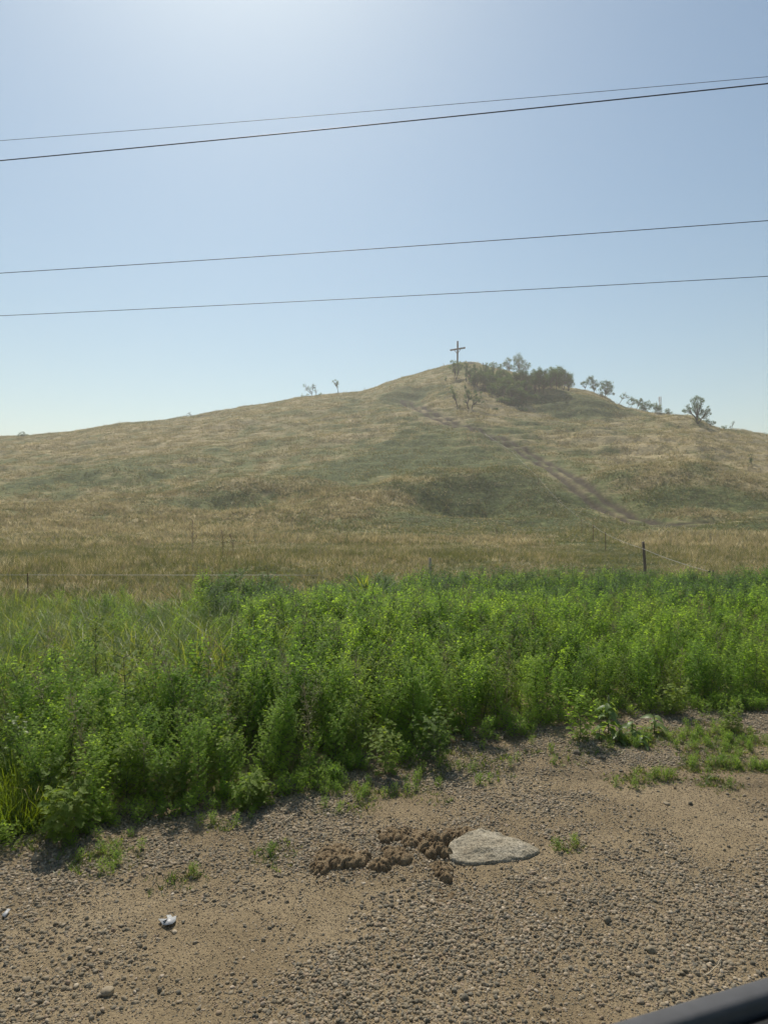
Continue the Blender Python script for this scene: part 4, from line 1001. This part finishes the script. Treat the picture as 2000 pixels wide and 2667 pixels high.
def dung(lumps, label, seed):
    """lumps: px, py, r px, height m: piled rounded lumps, one lumpy body"""
    L_ = []
    for px, py, r, h in lumps:
        x_, y_ = gpt(px, py + r * .25); L_.append((x_, y_, r * 1.12 * upx(y_), h))
    L_ = np.array(L_); cx, cyy = L_[:, 0].mean(), L_[:, 1].mean()
    x0, x1 = (L_[:, 0] - L_[:, 2]).min() - .02, (L_[:, 0] + L_[:, 2]).max() + .02; y0, y1 = (L_[:, 1] - L_[:, 2] * 1.0).min() - .02, (L_[:, 1] + L_[:, 2] * 1.0).max() + .02
    st = .0045; X, Y = np.meshgrid(np.arange(x0, x1, st), np.arange(y0, y1, st), indexing='ij')
    wx = X + .012 * (fbm(X / .03 + seed, Y / .03, 4) - .5) * 2; wy = Y + .012 * (fbm(X / .03, Y / .03 + seed * 3, 4) - .5) * 2
    Z = np.full(X.shape, -.03)
    for x_, y_, r, h in L_:
        q = 1 - np.hypot(wx - x_, wy - y_) ** 2 / r ** 2
        Z = np.maximum(Z, np.where(q > 0, -.012 + (h * .60 + .012) * np.maximum(q, 0) ** .36, -.03))
    Z = np.where(Z > 0, Z + .006 * (fbm(X / .012, Y / .012, 3) - .5) - .022 * np.maximum(0, .12 - np.abs(fbm(X / .04 + 9, Y / .04, 3) - .5)) / .12, Z)
    V = np.stack([X - cx, Y - cyy, Z], -1).reshape(-1, 3); a_, b2 = X.shape
    i = np.arange(a_ - 1)[:, None] * b2; j = np.arange(b2 - 1)[None]
    Q = np.stack([i + j, i + b2 + j, i + b2 + j + 1, i + j + 1], -1).reshape(-1, 4)
    Q = Q[(Z.ravel()[Q] > -.0295).any(1)]
    used = np.unique(Q); mp = np.zeros(len(V), int); mp[used] = np.arange(len(used))
    o_ = obj('cow_dung', mesh_np('cow_dung', V[used], [mp[Q]], [M['dung']], True), None, (cx, cyy, float(gravel_z(cx, cyy))))
    tag(o_, label, 'dung', 'dried cow dung on the gravel')
dung([(832, 2258, 26, .07), (870, 2240, 32, .08), (858, 2216, 26, .06), (905, 2240, 26, .075), (930, 2238, 26, .07), (945, 2226, 20, .06), (895, 2218, 26, .06), (834, 2236, 16, .05), (880, 2204, 18, .04)], 'leftmost crumbling pile of dried cow dung', 1)
dung([(992, 2250, 27, .085), (1030, 2220, 30, .08), (1048, 2232, 24, .07), (1012, 2212, 18, .05), (1012, 2240, 18, .07)], 'middle lump of dried dung between the left pile and the dark clods', 2)
dung([(1005, 2180, 22, .07), (1040, 2172, 26, .07), (1068, 2190, 22, .075), (1022, 2158, 20, .05), (1060, 2158, 20, .045), (1090, 2166, 20, .05), (990, 2166, 14, .04), (1085, 2180, 18, .06), (1120, 2168, 18, .06)], 'broad cracked dung pat behind the middle lump', 3)
dung([(1110, 2204, 22, .10), (1132, 2190, 24, .11), (1160, 2190, 19, .12), (1142, 2214, 20, .12), (1160, 2222, 17, .10), (1124, 2222, 18, .08)], 'darkest clod of dung against the left side of the pale rock', 4)
dung([(1178, 2168, 18, .035), (1200, 2160, 22, .035), (1222, 2156, 18, .03), (1238, 2152, 10, .02), (1165, 2160, 14, .03)], 'flat dung pat along the back of the pale rock', 5)
dung([(1130, 2252, 17, .05), (1150, 2266, 20, .065), (1162, 2282, 16, .07), (1140, 2244, 14, .04), (1166, 2256, 12, .035)], 'small clod of dung in front of the dark one', 6)
dung([(1140, 2316, 16, .02), (1160, 2330, 20, .022), (1150, 2345, 16, .02), (1174, 2324, 12, .016)], 'thin crumbled patch of dung nearest the bottom of the picture', 7)
# crumbs between the pats
cx_, cy_ = gpt(rng.uniform(790, 1240, 1400), np.clip(rng.normal(2225, 42, 1400), 2130, 2370))
cm = pebble_mesh('dung_crumb', 77, [M['dung']], 1, .7, .5)
scatter('dung_crumbs', [cm], np.stack([cx_, cy_, gravel_z(cx_, cy_) + .002], 1), rng.uniform(0, 6, (1400, 3)), rng.uniform(.002, .009, 1400), np.zeros(1400), 'brown dung crumbs scattered between the pats')
# pale rock
ol = [(1166, 2212), (1172, 2192), (1200, 2176), (1225, 2164), (1250, 2154), (1268, 2157), (1300, 2166), (1340, 2180), (1375, 2190), (1400, 2202), (1402, 2214), (1370, 2226), (1330, 2236), (1285, 2240), (1240, 2244), (1200, 2240), (1175, 2230)]
hz_ = [0.022, .03, .04, .045, .045, .04, .035, .03, .024, .016, .012, .008, .008, .008, .008, .01, .02]
ow = []
for (px, py), h in zip(ol, hz_):
    T = (py - 1333) / FPX; y_ = (EYE - h) / T; ow.append(((px - 1000) / FPX * y_, y_))
ow = np.array(ow); oc = ow.mean(0); hz_ = np.array(hz_)
NT, NRr = 120, 34
tt = np.linspace(0, len(ow), NT, endpoint=False); ring = np.stack([np.interp(tt, np.arange(len(ow) + 1), np.append(ow[:, k], ow[0, k])) for k in (0, 1)], 1); hr = np.interp(tt, np.arange(len(ow) + 1), np.append(hz_, hz_[0]))
V = []; Q = []
for k in range(NRr):
    f = k / (NRr - 1)
    rr_ = ring if f >= 1 else oc + (ring - oc) * f
    zc_ = .036 + .008 * (1 - f)
    zz_ = zc_ * (1 - f ** 1.6) + hr * f ** 1.6
    rr_ = rr_ + (fbm(ring[:, 0] / .03, ring[:, 1] / .03, 2)[:, None] - .5) * .02 * f
    zz_ = zz_ + .034 * (fbm(rr_[:, 0] / .09, rr_[:, 1] / .05, 4) - .5) + .006 * (fbm(rr_[:, 0] / .012, rr_[:, 1] / .012, 2) - .5)
    V.append(np.column_stack([rr_ - oc, zz_]))
skirt = ring + (ring - oc) * .03 - oc; V.append(np.column_stack([skirt, hr - .012])); V.append(np.column_stack([skirt, np.full(NT, -.06)]))
i = np.arange(NRr + 1)[:, None] * NT; j = np.arange(NT)[None]; j2 = (j + 1) % NT
Q = np.stack([i + j, i + NT + j, i + NT + j2, i + j2], -1).reshape(-1, 4)
m, t, n, l = new_mat('pale_sandstone'); tc = n.new('ShaderNodeTexCoord')
a1 = noise(n, l, 9, 6, .7, tc.outputs['Object']); a2 = noise(n, l, 90, 3, .7, tc.outputs['Object'])
r1 = ramp(n, [(.3, (.24, .20, .14)), (.5, (.32, .28, .205)), (.7, (.41, .365, .28))]); l.new(a1.outputs['Fac'], r1.inputs['Fac'])
r2 = ramp(n, [(.38, (.45, .45, .43)), (.55, (1.05, 1.05, 1.05))]); l.new(a2.outputs['Fac'], r2.inputs['Fac'])
c = mixc(n, l, 1.0, r1.outputs['Color'], r2.outputs['Color'], 'MULTIPLY')
b = n.new('ShaderNodeBsdfPrincipled'); b.inputs['Roughness'].default_value = .9; b.inputs['Specular IOR Level'].default_value = .2
l.new(c, b.inputs['Base Color']); bp = n.new('ShaderNodeBump'); bp.inputs['Strength'].default_value = .8; bp.inputs['Distance'].default_value = .008
l.new(a2.outputs['Fac'], bp.inputs['Height']); l.new(bp.outputs[0], b.inputs['Normal'])
o = n.new('ShaderNodeOutputMaterial'); l.new(b.outputs[0], o.inputs['Surface'])
rock = obj('rock', mesh_np('rock', np.vstack(V), [Q], [m], True), None, (oc[0], oc[1], -.006))
tag(rock, 'flat pale triangular rock set in the gravel beside the dung', 'rock')
# larger loose stones one can pick out
def big_stone(px, py, r_px, label, seed, fl=.6, mat=None, yaw=0.0):
    x_, y_ = gpt(px, py); r = r_px * upx(y_)
    me_ = pebble_mesh('boulder', seed, [mat or M['pebble']], 3, fl, .25, True)
    o_ = obj('large_stone', me_, None, (x_, y_, float(gravel_z(x_, y_)) + r * fl * .35)); o_.scale = (r,) * 3; o_.rotation_euler = (.1, .1, yaw)
    tag(o_, label, 'stone', 'larger stones on the shoulder')
big_stone(96, 2240, 15, 'large grey stone near the left edge of the gravel', 61, .7)
big_stone(1568, 1974, 9, 'dark rounded stone below the broad leaved pigweeds', 62, .8)
big_stone(1503, 1962, 12, 'brownish grey stone at the edge of the low weeds', 63, .7)
big_stone(1880, 1966, 12, 'tan stone half hidden by the low weeds at right', 64, .6)
big_stone(1735, 2090, 11, 'flat dark stone lying on bare sand at right', 65, .4, None, .5)
big_stone(1797, 2091, 7, 'small upright dark stone on the bare sand at right', 66, .9)
big_stone(892, 2290, 9, 'dark stone in front of the leftmost dung pile', 67, .8)
big_stone(1052, 2291, 8, 'dark round stone left of the small front clod', 68, .8)
big_stone(282, 2583, 20, 'dark angular stone near the bottom left', 69, .6)
big_stone(1695, 2474, 14, 'dark upright stone above the car door', 70, .8)
big_stone(1581, 2398, 13, 'slanting grey green stone in the middle right gravel', 71, .8, None, .8)
big_stone(1666, 2607, 14, 'blue grey stone close to the car door', 72, .5)
big_stone(70, 2550, 16, 'flat tan stone near the bottom left corner', 73, .35)
# litter
def sheet(outline, label, name, cat, mat, h=.012, lift=.004, curl=.5):
    W_ = np.array([gpt(a_, b2) for a_, b2 in outline]); c_ = W_.mean(0); nn_ = len(W_)
    dz = np.array([lift + h * abs(math.sin(k * 1.9 + 1)) * curl for k in range(nn_)]); th = .0012
    top_ = np.column_stack([W_ - c_, dz + th]); bot = np.column_stack([W_ - c_, dz]); V = np.vstack([top_, [[0, 0, lift + h + th]], bot, [[0, 0, lift + h]]])
    T = []
    for k in range(nn_):
        k2 = (k + 1) % nn_; T += [(k, k2, nn_), (nn_ + 1 + k2, nn_ + 1 + k, 2 * nn_ + 1), (k, nn_ + 1 + k, nn_ + 1 + k2), (k, nn_ + 1 + k2, k2)]
    o_ = obj(name, mesh_np(name, V, [np.array(T)], [mat]), None, (c_[0], c_[1], float(gravel_z(*c_)) + .006)); tag(o_, label, cat)
sheet([(413, 2400), (420, 2398), (428, 2412), (436, 2396), (434, 2390), (445, 2389), (452, 2396), (460, 2392), (458, 2404), (450, 2412), (437, 2416), (425, 2413)], 'torn white scrap of plastic on the gravel', 'plastic_scrap', 'litter', M['litter'], .009, .003, .8)
sheet([(6, 2390), (20, 2372), (29, 2374), (14, 2394)], 'small white strip of litter at the left edge', 'litter_strip', 'litter', M['litter'])
def twig(pts, r, label):
    W_ = np.array([(*gpt(a_, b2), 0) for a_, b2 in pts]); W_ = dens(W_, 4); W_[:, 2] = gravel_z(W_[:, 0], W_[:, 1]) + .014 + .006 * rng.random(len(W_)); c_ = W_[0].copy()
    mb = MB(); mb.tube(W_ - c_, np.linspace(r, r * .5, len(W_)), 5); tag(obj('twig', mb.mesh('twig', [M['twig']]), None, tuple(c_)), label, 'twig', 'dry twigs on the gravel')
twig([(740, 2144), (760, 2130), (778, 2122)], .004, 'pale dry twig left of the broad dung pat')
twig([(1832, 2556), (1850, 2545), (1868, 2528), (1876, 2512)], .0032, 'curved dry twig near the car door')
twig([(196, 2336), (212, 2312), (232, 2302)], .003, 'thin bent twig near the left edge')
twig([(208, 2180), (235, 2158), (246, 2150)], .003, 'thin straight twig at the weeds near the left edge')
twig([(1290, 2402), (1296, 2390), (1302, 2376)], .002, 'short straw standing among the middle gravel')
twig([(470, 2360), (484, 2364), (500, 2362)], .0022, 'short twig above the white plastic scrap')

# ------------------------------------------------------------------ plants that can be picked out
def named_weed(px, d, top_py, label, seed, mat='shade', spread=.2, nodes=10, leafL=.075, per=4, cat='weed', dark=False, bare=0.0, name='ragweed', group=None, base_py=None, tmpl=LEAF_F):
    if base_py is not None: d = gpt(px, base_py)[1]
    x_ = (px - 1000) * upx(d); z_ = gravel_z(x_, d) if d < edge_y(x_) + .4 else gz1(x_, d)
    z_ = float(z_); H_ = EYE - (top_py - 1333) * upx(d) - z_
    root = empty(name, (x_, d, z_ - .01)); tag(root, label, cat, group)
    ms = MB(); ml = MB()
    weed(seed, H_, spread, nodes, tmpl, leafL, per, .03, False, bare, (ms, ml))
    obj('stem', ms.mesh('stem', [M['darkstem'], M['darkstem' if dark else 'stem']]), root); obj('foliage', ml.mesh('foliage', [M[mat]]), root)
    return root
GR = 'ragweeds along the gravel edge'
named_weed(122, 4.55, 1985, 'ragweed with a flat rosette of pointed leaves, third from the left edge', 1, spread=.14, nodes=7, group=GR)
named_weed(181, 0, 2046, 'pale leaved bushy ragweed growing out onto the gravel at left', 2, spread=.17, nodes=8, base_py=2185, group=GR, leafL=.10)
named_weed(330, 4.75, 1925, 'ragweed tip in the shade under the tall dark stem', 3, spread=.15, nodes=8, group=GR)
named_weed(405, 4.7, 1985, 'ragweed with star shaped top in the shaded front of the bank', 4, spread=.14, nodes=7, group=GR)
named_weed(481, 4.75, 1990, 'ragweed beside the star shaped one, leaning right in the shade', 5, spread=.14, nodes=7, group=GR)
named_weed(582, 4.95, 1915, 'ragweed with broad drooping tip above the right end of the shade', 6, spread=.16, nodes=8, group=GR)
named_weed(652, 0, 2028, 'small feathery ragweed standing on the gravel edge', 7, spread=.12, nodes=8, base_py=2108, group=GR, leafL=.07)
named_weed(697, 0, 2030, 'slim little ragweed right of the feathery one', 8, spread=.07, nodes=6, base_py=2090, group=GR, leafL=.06)
named_weed(57, 4.9, 1870, 'tall yellow green weed at the left edge of the bank', 9, mat='brightgrass', spread=.10, nodes=7, group=GR)
named_weed(335, 5.5, 1700, 'tall airy weed with a long dark bare stem in the left bank', 10, spread=.30, nodes=11, per=3, dark=True, name='tall_weed')
named_weed(245, 6.6, 1618, 'tallest slim weed with a tuft of leaves standing out at left', 11, spread=.16, nodes=10, per=2, dark=True, bare=.35, name='tall_weed')
named_weed(615, 6.0, 1735, 'slim dark stemmed weed in the middle of the left bank', 12, spread=.16, nodes=10, per=2, dark=True, name='tall_weed')
named_weed(1745, 6.7, 1785, 'paler weed leaning out of the shade behind the pigweeds', 13, spread=.16, nodes=9, name='tall_weed', leafL=.08)
named_weed(1905, 0, 1845, 'small pointed weed standing on the gravel at right', 14, spread=.08, nodes=7, base_py=1905, leafL=.06, name='low_weed')
named_weed(1510, 0, 1800, 'dense leafy ragweed at the corner where the bank turns right', 15, spread=.18, nodes=9, base_py=1925, group=GR, mat='rag')
named_weed(1000, 0, 1905, 'leafy ragweed at the very front of the middle of the bank', 16, spread=.16, nodes=8, base_py=2020, group=GR)
named_weed(1130, 0, 1860, 'ragweed at the front of the bank above the pale rock', 17, spread=.17, nodes=8, base_py=1985, group=GR)

def pigweed(px, base_py, top_py, label, seed, nl=10, L=.085, spike=True, lean=(0, 0)):
    x_, d = gpt(px, base_py); z_ = float(gravel_z(x_, d)); H_ = EYE - (top_py - 1333) * upx(d) - z_
    r_ = np.random.default_rng(seed); root = empty('pigweed', (x_, d, z_ - .01)); tag(root, label, 'weed', 'broad leaved pigweeds')
    st = bez(np.zeros(3), np.array([0, 0, H_ * .5]), np.array([lean[0], lean[1], H_ * .93]), 6)
    mb = MB(); mb.tube(st, np.linspace(.006, .003, 6), 6); obj('stem', mb.mesh('stem', [M['stem']]), root)
    if spike:
        mb = MB(); k = 9; zs = np.linspace(0, 1, k); sp = st[-1] + np.column_stack([zs * 0, zs * 0, zs * H_ * .16 - H_ * .05])
        mb.tube(sp, .011 * np.sin(np.pi * (.15 + .8 * zs)) * (1 + .25 * (np.arange(k) % 2)), 8); obj('flower_spike', mb.mesh('flower_spike', [M['spike']], True), root)
    leafm = []
    for v in range(3):
        mb = MB(); mb.place(BROAD[0] if v else LANCE[0] * (1, 1.6, 1), BROAD[1] if v else LANCE[1], [(0, 0, 0)], [(1, 0, .0)], [(0, 0, 1)], [1], 0, .8); leafm.append(mb.mesh('leaf', [M['pig']], True))
    for q in range(nl):
        f = .18 + .8 * q / nl; az = q * 2.4 + r_.normal(0, .3)
        b0 = np.array([np.interp(f, np.linspace(0, 1, 6), st[:, w_]) for w_ in range(3)])
        o_ = obj('leaf', leafm[int(r_.integers(0, 3))], root, tuple(b0)); s_ = L * 1.45 * r_.uniform(.7, 1.2) * (1.15 - .45 * f)
        o_.scale = (s_, s_ * 1.25, s_); o_.rotation_euler = (r_.normal(0, .55), -r_.uniform(-.2, .55), az)
pigweed(1584, 1918, 1812, 'tall pigweed with a knobbly flower spike and yellowing lower leaf', 1, 22, .085)
pigweed(1646, 1930, 1868, 'short pigweed with spread pointed leaves right of the tall one', 2, 13, .075, False)
pigweed(1703, 1912, 1852, 'pigweed with two wide horizontal leaves on a thin stem', 3, 11, .08, False)
pigweed(1612, 1935, 1890, 'low pigweed crowding the foot of the tall one', 4, 14, .06, False)
pigweed(1560, 1930, 1893, 'low pigweed at the left foot of the tall one', 5, 12, .055, False)
pigweed(1675, 1945, 1905, 'low pigweed lying in front of the short spread one', 6, 13, .05, False)
# long bladed clump at the back of the bank
def blade_clump(px, d, label, seed, n_=26, h=.95, wd=.026, mat='brightgrass', top=None):
    x_ = (px - 1000) * upx(d); z_ = gz1(x_, d); root = empty('reed_clump', (x_, d, z_)); tag(root, label, 'grass clump')
    r_ = np.random.default_rng(seed)
    for q in range(n_):
        mb = MB(); az = r_.uniform(0, 6.28); ln = r_.uniform(.1, .5); L_ = h * r_.uniform(.6, 1.1); hd = np.array([math.cos(az), math.sin(az), 0]); Sd = np.array([-math.sin(az), math.cos(az), 0])
        tp_ = hd * L_ * ln * 1.3 + np.array([0, 0, L_ * .85]); pts = bez(np.zeros(3), np.array([0, 0, L_ * .8]) + hd * L_ * ln * .3, tp_, 7)
        w_ = wd * np.sin(np.pi * np.linspace(.25, 1, 7)) ** .7 * .5; V = np.empty((14, 3)); V[0::2] = pts - Sd * w_[:, None]; V[1::2] = pts + Sd * w_[:, None]; V += hd * r_.uniform(0, .08) + Sd * r_.uniform(-.1, .1)
        mb.add(V, [(2 * k, 2 * k + 1, 2 * k + 3, 2 * k + 2) for k in range(6)]); obj('blade', mb.mesh('blade', [M[mat]]), root)
blade_clump(955, 12.6, 'clump of long arching reed blades at the back of the bank', 1, 46, 1.25, .038, 'grass')
blade_clump(640, 13.8, 'smaller clump of upright reed blades left of the large one', 2, 16, .8, .022)
blade_clump(140, 8.4, 'yellowing broad blades standing in the left grass', 3, 7, .62, .02)
def bloom(px, py, d, label):
    p = wpt(px, py, d); mb = MB()
    for q in range(5):
        a = q * 1.2566; mb.place(BROAD[0] * (1, 2.0, 1), BROAD[1], [(0, 0, 0)], [(math.cos(a), math.sin(a), .5)], [(0, 0, 1)], [.022])
    mb.tube([(0, 0, 0), (0.01, 0.01, -.25)], .002, 4); tag(obj('white_flower', mb.mesh('white_flower', [M['petal']]), None, tuple(p)), label, 'flower')
bloom(552, 1718, 6.6, 'single white flower in the middle of the left bank')
bloom(1123, 1620, 8.6, 'single white flower low in the bright middle of the bank')
bloom(840, 1482, 14.0, 'white flower on the skyline of the weeds left of the pale post')

# ------------------------------------------------------------------ car door below the camera
car = empty('car', (.25, .56, 0)); tag(car, 'dark car door sill crossing the bottom right corner', 'car')
P0 = np.array([.186, .533]); P1 = np.array([.326, .582]); u_ = (P1 - P0) / np.linalg.norm(P1 - P0); v_ = np.array([-u_[1], u_[0]])
ang_ = math.atan2(u_[1], u_[0])
def prof(name, pts, L0, L1, mat, bev=None, sm=True):
    """cross-section pts (out, z) extruded along the door"""
    n_ = len(pts); V = []
    ks = np.linspace(L0, L1, 9)
    for k in ks:
        for o_, z_ in pts:
            q = P0 + u_ * k + v_ * (o_ + .0 * k) ; V.append((q[0] - car.location[0], q[1] - car.location[1], z_ - .012 * (k - .1) ** 2))
    i = np.arange(8)[:, None] * n_; j = np.arange(n_)[None]; j2 = (j + 1) % n_
    Q = np.stack([i + j, i + j2, i + n_ + j2, i + n_ + j], -1).reshape(-1, 4)
    me_ = mesh_np(name, V, [Q, np.array([list(range(n_))[::-1]]), np.array([[8 * n_ + k for k in range(n_)]])], [mat], False)
    return obj(name, me_, car)
def arc(cx, cz, r, a0, a1, n_=6): return [(cx + r * math.cos(a), cz + r * math.sin(a)) for a in np.linspace(R(a0), R(a1), n_)]
z0_ = 1.606
prof('window_seal', arc(-.005, z0_ - .005, .005, 0, 90, 5) + arc(-.014, z0_ - .006, .006, 90, 180, 5) + [(-.02, z0_ - .04), (.0, z0_ - .04)], -1.2, 1.0, M['rubber'])
prof('door_trim', [(-.004, z0_ - .041), (-.022, z0_ - .041), (-.0225, z0_ - .014), (-.03, z0_ - .011)] + arc(-.115, z0_ - .06, .03, 60, 180, 6) + [(-.16, z0_ - .25), (-.15, z0_ - .62), (-.004, z0_ - .62)], -1.2, 1.0, M['trim'])
prof('door_skin', [(.0, z0_ - .03), (.012, z0_ - .03), (.05, z0_ - .14), (.075, z0_ - .34), (.07, z0_ - .62), (.03, z0_ - .95), (.0, z0_ - .97)], -1.2, 1.0, M['paint'])
